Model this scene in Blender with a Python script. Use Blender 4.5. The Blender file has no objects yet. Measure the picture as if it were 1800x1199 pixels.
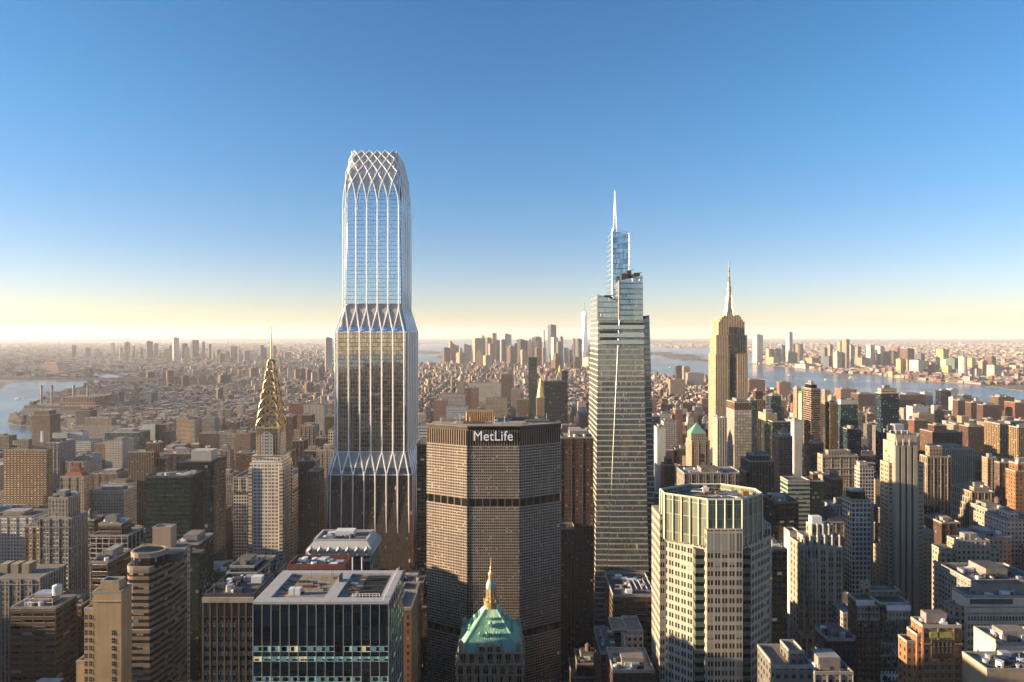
import bpy, math, random
from mathutils import Vector
R_ = math.radians
C = bpy.context.scene.collection
rng = random.Random(7)
F, CX, HY, H = 1130.0, 900.0, 588.0, 300.0      # lens in photo pixels, eye line, eye height in metres

# ------------------------------------------------ camera, sky, sun, exposure
sc = bpy.context.scene
cam = bpy.data.cameras.new("camera"); cam_o = bpy.data.objects.new("camera", cam); C.objects.link(cam_o)
cam_o.location = (0, 0, H); cam_o.rotation_euler = (R_(90), 0, 0)
cam.sensor_width = 36; cam.lens = 36*F/1800; cam.shift_y = -(599.5-HY)/1800
cam.clip_start = 1; cam.clip_end = 200000
sc.camera = cam_o
sc.cycles.volume_bounces = 1
SUN_EL, SUN_AZ = 11.0, -6.0       # elevation; degrees the sun stands ahead of exact left
w = bpy.data.worlds.new("World"); sc.world = w; w.use_nodes = True
nt = w.node_tree; bg = nt.nodes['Background']
sky = nt.nodes.new('ShaderNodeTexSky'); sky.sky_type = 'NISHITA'; sky.sun_disc = False
sky.sun_elevation = R_(SUN_EL); sky.sun_rotation = R_(-(90-SUN_AZ))
sky.air_density = 0.9; sky.dust_density = 0.2; sky.ozone_density = 2.2; sky.altitude = 0
hs = nt.nodes.new('ShaderNodeHueSaturation'); hs.inputs['Saturation'].default_value = 1.24; nt.links.new(sky.outputs[0], hs.inputs['Color']); wb = nt.nodes.new('ShaderNodeMix'); wb.data_type = 'RGBA'; wb.blend_type = 'MULTIPLY'; wb.inputs['Factor'].default_value = 1; 
tcw = nt.nodes.new('ShaderNodeTexCoord'); spw = nt.nodes.new('ShaderNodeSeparateXYZ'); mrw = nt.nodes.new('ShaderNodeMapRange'); mrw.interpolation_type = 'SMOOTHSTEP'
mrw.inputs[1].default_value = .05; mrw.inputs[2].default_value = .33; tn = nt.nodes.new('ShaderNodeMix'); tn.data_type = 'RGBA'; tn.inputs[6].default_value = (.97, .84, .96, 1); tn.inputs[7].default_value = (.98, 1.08, 1.14, 1)
nt.links.new(tcw.outputs['Generated'], spw.inputs[0]); nt.links.new(spw.outputs[2], mrw.inputs[0]); nt.links.new(mrw.outputs[0], tn.inputs['Factor']); nt.links.new(tn.outputs[2], wb.inputs[7])
nt.links.new(hs.outputs[0], wb.inputs[6]); nt.links.new(wb.outputs[2], bg.inputs[0]); bg.inputs[1].default_value = 0.058
sl = bpy.data.lights.new("sun", 'SUN'); so = bpy.data.objects.new("sun", sl); C.objects.link(so)
sl.energy = 5.0; sl.angle = R_(0.53); sl.color = (1.0, 0.76, 0.50)
az = R_(SUN_AZ); el = R_(SUN_EL)
sdir = Vector((-math.cos(az)*math.cos(el), math.sin(az)*math.cos(el), math.sin(el)))
so.rotation_euler = sdir.to_track_quat('Z', 'Y').to_euler()
sc.view_settings.view_transform = 'Standard'; sc.view_settings.look = 'None'; sc.view_settings.gamma = 1
sc.view_settings.exposure = 1.78

# ------------------------------------------------ projection helpers (a pixel at a given distance -> a point)
def PX(px, Y): return (px-CX)*Y/F
def PZ(py, Y): return H-(py-HY)*Y/F
def GY(py, z=0.): return (H-z)*F/(py-HY)
def G(px, py, z=2.): Y = GY(py, z); return (PX(px, Y), Y)
def proj(x, y, z): return (CX+F*x/y, HY+F*(H-z)/y)

# ------------------------------------------------ materials
def nn(nt, t, **k):
    n = nt.nodes.new(t)
    for a, b in k.items(): setattr(n, a, b)
    return n
def mth(nt, op, a, b=None, c=None):
    n = nn(nt, 'ShaderNodeMath', operation=op)
    for i, v in enumerate((a, b, c)):
        if v is None: continue
        if isinstance(v, (int, float)): n.inputs[i].default_value = v
        else: nt.links.new(v, n.inputs[i])
    return n.outputs[0]
def mixc(nt, f, a, b, mode='MIX'):
    n = nn(nt, 'ShaderNodeMix', data_type='RGBA', blend_type=mode)
    for s, v in ((n.inputs['Factor'], f), (n.inputs[6], a), (n.inputs[7], b)):
        if isinstance(v, (int, float)): s.default_value = v
        elif isinstance(v, tuple): s.default_value = (*v[:3], 1)
        else: nt.links.new(v, s)
    return n.outputs[2]
def make_group():
    g = bpy.data.node_groups.new('facade', 'ShaderNodeTree')
    I = g.interface
    for nme, tp, dv in (('Wall', 'NodeSocketColor', (.4, .4, .4, 1)), ('Span', 'NodeSocketColor', (.3, .3, .3, 1)),
                        ('Glass', 'NodeSocketColor', (.02, .03, .04, 1)), ('WU', 'NodeSocketFloat', .5), ('WV', 'NodeSocketFloat', .5),
                        ('Pair', 'NodeSocketFloat', 0.), ('Lit', 'NodeSocketFloat', 0.), ('Metal', 'NodeSocketFloat', 0.),
                        ('Rough', 'NodeSocketFloat', .15), ('Blind', 'NodeSocketFloat', .2), ('SpanGloss', 'NodeSocketFloat', 0.), ('Wob', 'NodeSocketFloat', .02), ('Var', 'NodeSocketFloat', .9)):
        s = I.new_socket(nme, in_out='INPUT', socket_type=tp); s.default_value = dv
    I.new_socket('BSDF', in_out='OUTPUT', socket_type='NodeSocketShader')
    gi = g.nodes.new('NodeGroupInput'); go = g.nodes.new('NodeGroupOutput'); gi_ = gi.outputs
    uv = nn(g, 'ShaderNodeUVMap'); sep = nn(g, 'ShaderNodeSeparateXYZ'); g.links.new(uv.outputs[0], sep.inputs[0])
    u, v = sep.outputs[0], sep.outputs[1]
    fu, fv = mth(g, 'FRACT', u), mth(g, 'FRACT', v)
    cu = mth(g, 'ABSOLUTE', mth(g, 'SUBTRACT', fu, .5)); cv = mth(g, 'ABSOLUTE', mth(g, 'SUBTRACT', fv, .5))
    col = mth(g, 'LESS_THAN', cu, mth(g, 'MULTIPLY', gi_['WU'], .5))
    row = mth(g, 'LESS_THAN', cv, mth(g, 'MULTIPLY', gi_['WV'], .5))
    pair = mth(g, 'GREATER_THAN', cu, gi_['Pair'])
    gm = mth(g, 'MULTIPLY', mth(g, 'MULTIPLY', col, row), pair)
    cmb = nn(g, 'ShaderNodeCombineXYZ'); g.links.new(mth(g, 'FLOOR', u), cmb.inputs[0]); g.links.new(mth(g, 'FLOOR', v), cmb.inputs[1])
    wn = nn(g, 'ShaderNodeTexWhiteNoise', noise_dimensions='2D'); g.links.new(cmb.outputs[0], wn.inputs['Vector'])
    ws = nn(g, 'ShaderNodeSeparateColor'); g.links.new(wn.outputs['Color'], ws.inputs[0])
    r1, r2, r3 = ws.outputs[0], ws.outputs[1], ws.outputs[2]
    blind = mth(g, 'MULTIPLY', mth(g, 'LESS_THAN', r1, gi_['Blind']), mth(g, 'GREATER_THAN', fv, mth(g, 'MULTIPLY_ADD', r2, .6, .2)))
    # wall weathering: broad mottling, fine mottling and downward streaks
    geo = nn(g, 'ShaderNodeNewGeometry')
    n1 = nn(g, 'ShaderNodeTexNoise'); n1.inputs['Scale'].default_value = .045; n1.inputs['Detail'].default_value = 6; n1.inputs['Roughness'].default_value = .65
    g.links.new(geo.outputs['Position'], n1.inputs['Vector'])
    mp = nn(g, 'ShaderNodeMapping'); mp.inputs['Scale'].default_value = (.6, .6, .03); g.links.new(geo.outputs['Position'], mp.inputs[0])
    n2 = nn(g, 'ShaderNodeTexNoise'); n2.inputs['Scale'].default_value = 1.; n2.inputs['Detail'].default_value = 3; g.links.new(mp.outputs[0], n2.inputs['Vector'])
    wv = mth(g, 'ADD', mth(g, 'MULTIPLY', n1.outputs[0], .9), mth(g, 'MULTIPLY', n2.outputs[0], .6))
    wv = mth(g, 'MULTIPLY', mth(g, 'ADD', wv, .27), .58)
    sh = nn(g, 'ShaderNodeCombineColor')
    for i, k_ in enumerate((1.09, .97, .84)): g.links.new(mth(g, 'MULTIPLY', wv, k_), sh.inputs[i])
    wall = mixc(g, 1., gi_['Wall'], sh.outputs[0], 'MULTIPLY')
    span = mixc(g, 1., gi_['Span'], sh.outputs[0], 'MULTIPLY')
    gv = mth(g, 'MULTIPLY_ADD', mth(g, 'SUBTRACT', r3, .5), gi_['Var'], 1.); gs = nn(g, 'ShaderNodeCombineColor')
    for i in range(3): g.links.new(gv, gs.inputs[i])
    glass = mixc(g, 1., gi_['Glass'], gs.outputs[0], 'MULTIPLY')
    glass = mixc(g, mth(g, 'MULTIPLY', blind, .55), glass, (.42, .38, .31))
    base = mixc(g, col, wall, span); base = mixc(g, gm, base, glass)
    p = nn(g, 'ShaderNodeBsdfPrincipled')
    g.links.new(base, p.inputs['Base Color'])
    ngl = mth(g, 'SUBTRACT', 1., gm)
    sg = mth(g, 'MULTIPLY', mth(g, 'MULTIPLY', ngl, col), gi_['SpanGloss'])
    gl = mth(g, 'ADD', gm, sg)
    rough = mth(g, 'ADD', mth(g, 'MULTIPLY', gi_['Rough'], gl), mth(g, 'MULTIPLY', mth(g, 'SUBTRACT', 1., gl), .8))
    rough = mth(g, 'ADD', rough, mth(g, 'MULTIPLY', blind, .25))
    g.links.new(rough, p.inputs['Roughness'])
    g.links.new(mth(g, 'MULTIPLY', gi_['Metal'], gl), p.inputs['Metallic']); p.inputs['Specular IOR Level'].default_value = .3
    lit = mth(g, 'MULTIPLY', gm, mth(g, 'LESS_THAN', r2, gi_['Lit']))
    p.inputs['Emission Color'].default_value = (1., .62, .25, 1)
    g.links.new(mth(g, 'MULTIPLY', lit, mth(g, 'MULTIPLY', r1, .3)), p.inputs['Emission Strength'])
    n3 = nn(g, 'ShaderNodeTexNoise'); n3.inputs['Scale'].default_value = .11; n3.inputs['Detail'].default_value = 1
    g.links.new(geo.outputs['Position'], n3.inputs['Vector'])
    hh = mth(g, 'ADD', mth(g, 'MULTIPLY', ngl, .35), mth(g, 'MULTIPLY', mth(g, 'MULTIPLY', n3.outputs[0], 10.), mth(g, 'MULTIPLY', gl, gi_['Wob'])))
    hh = mth(g, 'ADD', hh, mth(g, 'MULTIPLY', mth(g, 'MULTIPLY', r3, gl), mth(g, 'MULTIPLY', mth(g, 'SUBTRACT', fu, .5), gi_['Wob'])))
    b = nn(g, 'ShaderNodeBump'); b.inputs['Distance'].default_value = 1.; b.inputs['Strength'].default_value = .8
    g.links.new(hh, b.inputs['Height']); g.links.new(b.outputs[0], p.inputs['Normal'])
    g.links.new(p.outputs[0], go.inputs[0])
    return g
FG = make_group()
_mats = {}
def facade(name, wall=(.4, .4, .4), span=None, glass=(.03, .04, .05), WU=.5, WV=.5, pair=0., lit=.004, metal=0., rough=.15, blind=.2, sg=0., wob=.006, attr=False, var=.9):
    if name in _mats: return _mats[name]
    m = bpy.data.materials.new(name); m.use_nodes = True; nt = m.node_tree; nt.nodes.clear()
    o = nn(nt, 'ShaderNodeOutputMaterial'); g = nn(nt, 'ShaderNodeGroup'); g.node_tree = FG
    i = g.inputs
    def lift(c): k = .78+.95*(c[0]*.3+c[1]*.6+c[2]*.1); return tuple(min(1.35, v*k) for v in c)
    wall = lift(wall); span = lift(span) if span else None
    i['Wall'].default_value = (*wall, 1); i['Span'].default_value = (*(span or wall), 1); i['Glass'].default_value = (*glass, 1)
    for k, v in (('WU', WU), ('WV', WV), ('Pair', pair), ('Lit', lit), ('Metal', metal), ('Rough', rough), ('Blind', blind), ('SpanGloss', sg), ('Wob', wob), ('Var', var)): i[k].default_value = v
    if attr:
        a = nn(nt, 'ShaderNodeAttribute', attribute_name='tint'); nt.links.new(a.outputs[0], i['Wall']); nt.links.new(a.outputs[0], i['Span'])
    nt.links.new(g.outputs[0], o.inputs[0]); _mats[name] = m
    return m
def plain(name, col, rough=.8, metal=0., noise=.35, scale=.15, emit=None, bump=0., col2=None):
    if name in _mats: return _mats[name]
    m = bpy.data.materials.new(name); m.use_nodes = True; nt = m.node_tree; p = nt.nodes['Principled BSDF']
    geo = nn(nt, 'ShaderNodeNewGeometry'); n = nn(nt, 'ShaderNodeTexNoise'); n.inputs['Scale'].default_value = scale; n.inputs['Detail'].default_value = 8; n.inputs['Roughness'].default_value = .7
    nt.links.new(geo.outputs['Position'], n.inputs['Vector'])
    r = nn(nt, 'ShaderNodeMapRange'); r.inputs[1].default_value = .3; r.inputs[2].default_value = .7
    nt.links.new(n.outputs[0], r.inputs[0])
    if not emit and rough > .5: col = tuple(c*.66 for c in col)
    a = tuple(c*(1-noise) for c in col); b = col2 or tuple(min(1, c*(1+noise)) for c in col)
    nt.links.new(mixc(nt, r.outputs[0], a, b), p.inputs['Base Color'])
    p.inputs['Roughness'].default_value = rough; p.inputs['Metallic'].default_value = metal
    if emit: p.inputs['Emission Color'].default_value = (*emit[:3], 1); p.inputs['Emission Strength'].default_value = emit[3]
    if bump:
        b_ = nn(nt, 'ShaderNodeBump'); b_.inputs['Distance'].default_value = bump; nt.links.new(n.outputs[0], b_.inputs['Height']); nt.links.new(b_.outputs[0], p.inputs['Normal'])
    _mats[name] = m
    return m
ROOF = [plain('roof_tar', (.09, .085, .08), scale=.25), plain('roof_gravel', (.24, .21, .18), scale=.3), plain('roof_silver', (.36, .35, .34), scale=.2),
        plain('roof_brown', (.15, .115, .09), scale=.3)]
STONE = plain('coping_stone', (.42, .38, .32)); DARKM = plain('dark_metal', (.05, .05, .055), rough=.5, metal=.3)
STEEL = plain('galvanised_steel', (.45, .45, .45), rough=.4, metal=.6); TANKW = plain('tank_timber', (.16, .10, .065), scale=1.)
WHITEM = plain('white_painted_metal', (.62, .62, .6), rough=.45, noise=.1); GREENC = plain('green_copper', (.20, .42, .31), rough=.7, noise=.3, scale=.5)
GOLD = plain('gold_leaf', (.95, .55, .10), rough=.5, metal=.8, noise=.1); REDM = plain('red_oxide_metal', (.20, .05, .035), rough=.7)
BRONZE = plain('bronze_panel', (.34, .20, .09), rough=.5, metal=.5, noise=.2)

# ------------------------------------------------ mesh collector
class MB:
    def __init__(s): s.v = []; s.f = []; s.uv = []; s.mi = []; s.tint = []; s.t = (1, 1, 1)
    def quad(s, pts, mi=0, uvs=None):
        n = len(s.v); s.v += [tuple(p) for p in pts]; s.f.append(tuple(range(n, n+len(pts))))
        s.uv.append(uvs or [(0, 0)]*len(pts)); s.mi.append(mi); s.tint.append(s.t)
    def prism(s, poly, z0, z1, mi=0, top=1, bay=3., flr=3.5, poly2=None, zt=None, bottom=False, vtop=None):
        """poly counter-clockwise seen from above; poly2 = plan at the top; zt = per-corner top heights"""
        n = len(poly); q = poly2 or poly; zt = zt or [z1]*n
        uc = 0
        for i in range(n):
            j = (i+1) % n
            L = math.hypot(poly[j][0]-poly[i][0], poly[j][1]-poly[i][1])
            nb = max(1, round(L/bay)); ua, ub = uc, uc+nb; uc += nb+7
            vt = z1/flr if vtop is None else vtop
            va, v1, v2 = vt-(z1-z0)/flr, vt+(zt[i]-z1)/flr, vt+(zt[j]-z1)/flr
            s.quad([(*poly[i], z0), (*poly[j], z0), (*q[j], zt[j]), (*q[i], zt[i])], mi, [(ua, va), (ub, va), (ub, v2), (ua, v1)])
        if top is not None: s.quad([(*q[i], zt[i]) for i in range(n)], top)
        if bottom: s.quad([(*poly[i], z0) for i in reversed(range(n))], mi)
    def box(s, x0, x1, y0, y1, z0, z1, mi=0, top=None, bay=3., flr=3.5, bottom=False, vtop=None):
        s.prism([(x0, y0), (x1, y0), (x1, y1), (x0, y1)], z0, z1, mi, mi if top is None else top, bay, flr, bottom=bottom, vtop=vtop)
    def cyl(s, x, y, r, z0, z1, n=14, mi=0, r2=None, top=True, bottom=False):
        r2 = r if r2 is None else r2
        a = [(x+r*math.cos(2*math.pi*i/n), y+r*math.sin(2*math.pi*i/n)) for i in range(n)]
        b = [(x+r2*math.cos(2*math.pi*i/n), y+r2*math.sin(2*math.pi*i/n)) for i in range(n)]
        s.prism(a, z0, z1, mi, mi if top else None, poly2=b, bottom=bottom)
    def lathe(s, x, y, prof, n=16, mi=0):
        for (r1, z1), (r2, z2) in zip(prof, prof[1:]): s.cyl(x, y, r1, z1, z2, n, mi, r2=max(r2, .01), top=False)
    def tube(s, pts, r, mi=0, n=6, r2=None):
        rings = []; P = [Vector(p) for p in pts]; m = len(P)
        for i, p in enumerate(P):
            d = (P[min(i+1, m-1)]-P[max(i-1, 0)]).normalized()
            up = Vector((0, 0, 1)) if abs(d.z) < .9 else Vector((0, 1, 0))
            a = d.cross(up).normalized(); b = a.cross(d)
            rr = r if r2 is None else r+(r2-r)*i/(m-1)
            rings.append([p+a*rr*math.cos(2*math.pi*k/n)+b*rr*math.sin(2*math.pi*k/n) for k in range(n)])
        for i in range(m-1):
            for k in range(n):
                l = (k+1) % n; s.quad([rings[i][l], rings[i][k], rings[i+1][k], rings[i+1][l]], mi)
        s.quad(rings[0], mi); s.quad(list(reversed(rings[-1])), mi)
    def bar(s, a, b, wd, mi=0): s.tube([a, b], wd*.6, mi, 4)
    def parapet(s, poly, z, h=1.1, t=.5, mi=0):
        n = len(poly); cx = sum(p[0] for p in poly)/n; cy = sum(p[1] for p in poly)/n
        def off(p, k): d = math.hypot(p[0]-cx, p[1]-cy); return (p[0]+(p[0]-cx)/d*k, p[1]+(p[1]-cy)/d*k)
        o = [off(p, .12) for p in poly]; inn = [off(p, -t*1.4) for p in poly]
        for i in range(n):
            j = (i+1) % n
            s.quad([(*o[i], z-.3), (*o[j], z-.3), (*o[j], z+h), (*o[i], z+h)], mi)
            s.quad([(*o[i], z+h), (*o[j], z+h), (*inn[j], z+h), (*inn[i], z+h)], mi)
            s.quad([(*inn[j], z), (*inn[i], z), (*inn[i], z+h), (*inn[j], z+h)], mi)
    def build(s, name, mats, parent=None, loc=None, tint=False):
        me = bpy.data.meshes.new(name); o_ = Vector(loc or (0, 0, 0))
        if parent is not None and loc is None: o_ = Vector(parent.location)
        me.from_pydata([(v[0]-o_.x, v[1]-o_.y, v[2]-o_.z) for v in s.v], [], s.f)
        for m in (mats if isinstance(mats, (list, tuple)) else [mats]): me.materials.append(m)
        me.polygons.foreach_set('material_index', s.mi if len(me.materials) > 1 else [0]*len(s.f))
        uvl = me.uv_layers.new(name='UVMap'); flat = []
        for u in s.uv:
            for a in u: flat += a
        uvl.data.foreach_set('uv', flat)
        if tint:
            ca = me.color_attributes.new('tint', 'FLOAT_COLOR', 'CORNER'); fl = []
            for f, t in zip(s.f, s.tint):
                for _ in f: fl += (t[0], t[1], t[2], 1.)
            ca.data.foreach_set('color', fl)
        ob = bpy.data.objects.new(name, me); C.objects.link(ob)
        if parent is None: ob.location = o_
        else: ob.parent = parent
        return ob
def smooth(o, ang=None):
    for p in o.data.polygons: p.use_smooth = True
    return o
_labels = set()
def tag(o, label, cat, group=None, kind=None):
    if label:
        wds = label.split(); label = ' '.join(wds[:16])
        if label in _labels: print('DUP LABEL', label)
        _labels.add(label); o['label'] = label
    if cat: o['category'] = cat
    if group: o['group'] = group
    if kind: o['kind'] = kind
    return o
def thing(name, label, cat, loc, group=None):
    o = bpy.data.objects.new(name, None); C.objects.link(o); o.location = loc; o.empty_display_size = 5
    return tag(o, label, cat, group)
def struct(o): o['kind'] = 'structure'; return o
FOOT = []       # footprints of placed things: x0,x1,y0,y1
VIS = []        # (px0,px1,Y,ybottom) : keep fill-in buildings below this line
LAND = []       # (look, pxc, pyc)
def foot(x0, x1, y0, y1, px0=None, px1=None, yb=None, look=None, yt=None):
    FOOT.append((x0, x1, y0, y1))
    if yb: VIS.append((px0, px1, y0, yb))
    if look: LAND.append((look, (px0+px1)/2, yt))
# ------------------------------------------------ ground, water, islands, hills
def slab(name, poly, z, mat, thick=3.):
    m = MB()
    a = sum(poly[i][0]*poly[(i+1) % len(poly)][1]-poly[(i+1) % len(poly)][0]*poly[i][1] for i in range(len(poly)))
    if a < 0: poly = poly[::-1]
    m.prism(poly, z-thick, z, 0, 0); return struct(m.build(name, mat))
def water_mat():
    m = bpy.data.materials.new('river_water'); m.use_nodes = True; nt = m.node_tree; p = nt.nodes['Principled BSDF']
    p.inputs['Base Color'].default_value = (.05, .085, .085, 1); p.inputs['Roughness'].default_value = .12; p.inputs['IOR'].default_value = 1.33
    geo = nn(nt, 'ShaderNodeNewGeometry'); mp = nn(nt, 'ShaderNodeMapping'); mp.inputs['Scale'].default_value = (.02, .05, 1); nt.links.new(geo.outputs[0], mp.inputs[0])
    n = nn(nt, 'ShaderNodeTexNoise'); n.inputs['Scale'].default_value = 1.; n.inputs['Detail'].default_value = 7; nt.links.new(mp.outputs[0], n.inputs['Vector'])
    n2 = nn(nt, 'ShaderNodeTexNoise'); n2.inputs['Scale'].default_value = .0016; n2.inputs['Detail'].default_value = 4; nt.links.new(geo.outputs[0], n2.inputs['Vector'])
    b = nn(nt, 'ShaderNodeBump'); b.inputs['Distance'].default_value = .9; b.inputs['Strength'].default_value = .8; nt.links.new(n.outputs[0], b.inputs['Height']); nt.links.new(b.outputs[0], p.inputs['Normal'])
    nt.links.new(mth(nt, 'MULTIPLY_ADD', n2.outputs[0], .3, .08), p.inputs['Roughness'])
    return m
def land_mat(name, cols, scale):
    m = bpy.data.materials.new(name); m.use_nodes = True; nt = m.node_tree; p = nt.nodes['Principled BSDF']; p.inputs['Roughness'].default_value = .95
    geo = nn(nt, 'ShaderNodeNewGeometry'); n = nn(nt, 'ShaderNodeTexVoronoi'); n.inputs['Scale'].default_value = scale; nt.links.new(geo.outputs[0], n.inputs['Vector'])
    r = nn(nt, 'ShaderNodeValToRGB'); r.color_ramp.interpolation = 'CONSTANT'; e = r.color_ramp.elements
    e[0].position = 0; e[0].color = (*cols[0], 1); e[1].position = .25; e[1].color = (*cols[1], 1)
    for i, c in enumerate(cols[2:]): k = e.new(.45+.18*i); k.color = (*c, 1)
    s = nn(nt, 'ShaderNodeSeparateColor'); nt.links.new(n.outputs['Color'], s.inputs[0]); nt.links.new(s.outputs[0], r.inputs[0])
    n2 = nn(nt, 'ShaderNodeTexNoise'); n2.inputs['Scale'].default_value = .0022; n2.inputs['Detail'].default_value = 6; nt.links.new(geo.outputs[0], n2.inputs['Vector'])
    f = nn(nt, 'ShaderNodeMapRange'); f.inputs[1].default_value = .45; f.inputs[2].default_value = .6; nt.links.new(n2.outputs[0], f.inputs[0])
    nt.links.new(mixc(nt, f.outputs[0], r.outputs[0], (.07, .055, .035)), p.inputs['Base Color'])
    return m
wm = MB(); wm.quad([(-60000, -9000, 0), (60000, -9000, 0), (60000, 42000, 0), (-60000, 42000, 0)]); struct(wm.build('water', water_mat()))
ASPH = plain('asphalt', (.045, .043, .042), scale=.08)
SUB = land_mat('suburb_ground', [(.10, .09, .075), (.19, .15, .12), (.28, .24, .2), (.08, .08, .06), (.15, .09, .07)], .02)
SUBF = land_mat('far_ground', [(.10, .085, .06), (.2, .17, .13), (.34, .28, .22), (.07, .075, .05), (.14, .10, .08)], .006)
man_px = [(16, 795), (60, 790), (100, 775), (126, 763), (125, 756), (108, 750), (60, 748), (30, 747), (14, 742), (16, 735), (30, 727), (42, 718), (60, 706), (90, 700), (104, 696), (118, 690), (140, 684), (170, 678), (190, 671), (225, 664), (255, 661), (330, 660), (450, 651), (520, 647), (600, 642), (700, 641), (772, 640), (830, 637), (900, 636), (1000, 636), (1050, 640), (1145, 662), (1250, 668), (1320, 680), (1400, 692), (1500, 705), (1600, 718), (1700, 730), (1800, 741), (1900, 752)]
MAN = [(-1270, -3500)] + [(-1270, 1500)] + [G(*p) for p in man_px] + [(1950, 1500), (1950, -3500)]
slab('ground', MAN, 2., ASPH)
BK = [(-9000, 3900)] + [G(*p) for p in [(-60, 690), (0, 684), (8, 676), (24, 670), (60, 669), (100, 671), (150, 668)]] + [G(*p) for p in [(158, 663), (110, 661), (130, 656), (190, 655.5), (250, 657), (330, 655), (450, 645), (600, 634), (690, 616), (735, 605), (800, 603), (900, 603.5)]] + [(0, 40000), (-50000, 40000), (-50000, 3900)]
slab('far_shore', BK, 2., SUB)
NJ = [G(*p) for p in [(1318, 638), (1345, 642), (1400, 646), (1470, 656), (1540, 658), (1600, 668), (1680, 673), (1740, 679), (1800, 687), (1900, 697), (2300, 720)]] + [(14000, 3000), (50000, 9000), (50000, 40000)] + [(1500, 40000)] + [G(*p) for p in [(1000, 606), (1150, 608), (1170, 612), (1330, 612), (1300, 618), (1335, 626)]]
slab('river_bank', NJ, 2., SUB)
for nme, pts in (('island', [(1162, 627), (1175, 624), (1215, 624), (1233, 628), (1225, 631), (1180, 631)]), ('island', [(1142, 622), (1160, 620), (1184, 621), (1170, 624), (1140, 624)]),
                 ('island', [(1214, 633), (1235, 632), (1262, 634), (1240, 636)]), ('island', [(728, 618), (755, 617), (776, 619), (774, 622), (740, 622)]), ('island', [(762, 627), (785, 624), (800, 630), (775, 631)])):
    slab(nme, [G(*p) for p in pts], 3., plain('island_turf', (.13, .11, .07), scale=.01))
def ridge(name, x0, x1, Y, hmin, hmax, seed, n=90, dep=1500):
    r = random.Random(seed); m = MB(); hs = []; h = .5
    for i in range(n+1): h = min(1, max(0, h+r.uniform(-.14, .14))); hs.append(hmin+(hmax-hmin)*h*math.sin(math.pi*(i+.5)/(n+1))**.35)
    for i in range(n):
        a, b = x0+(x1-x0)*i/n, x0+(x1-x0)*(i+1)/n
        m.quad([(a, Y, 0), (b, Y, 0), (b, Y+dep, hs[i+1]), (a, Y+dep, hs[i])]); m.quad([(a, Y+dep, hs[i]), (b, Y+dep, hs[i+1]), (b, Y+2*dep, 0), (a, Y+2*dep, 0)])
    return struct(m.build(name, SUBF))
ridge('hills', -30000, 1000, 27000, 30, 110, 3); ridge('hills', 1000, 6500, 20000, 60, 150, 5); ridge('hills', 5000, 34000, 31000, 40, 190, 9)

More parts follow.
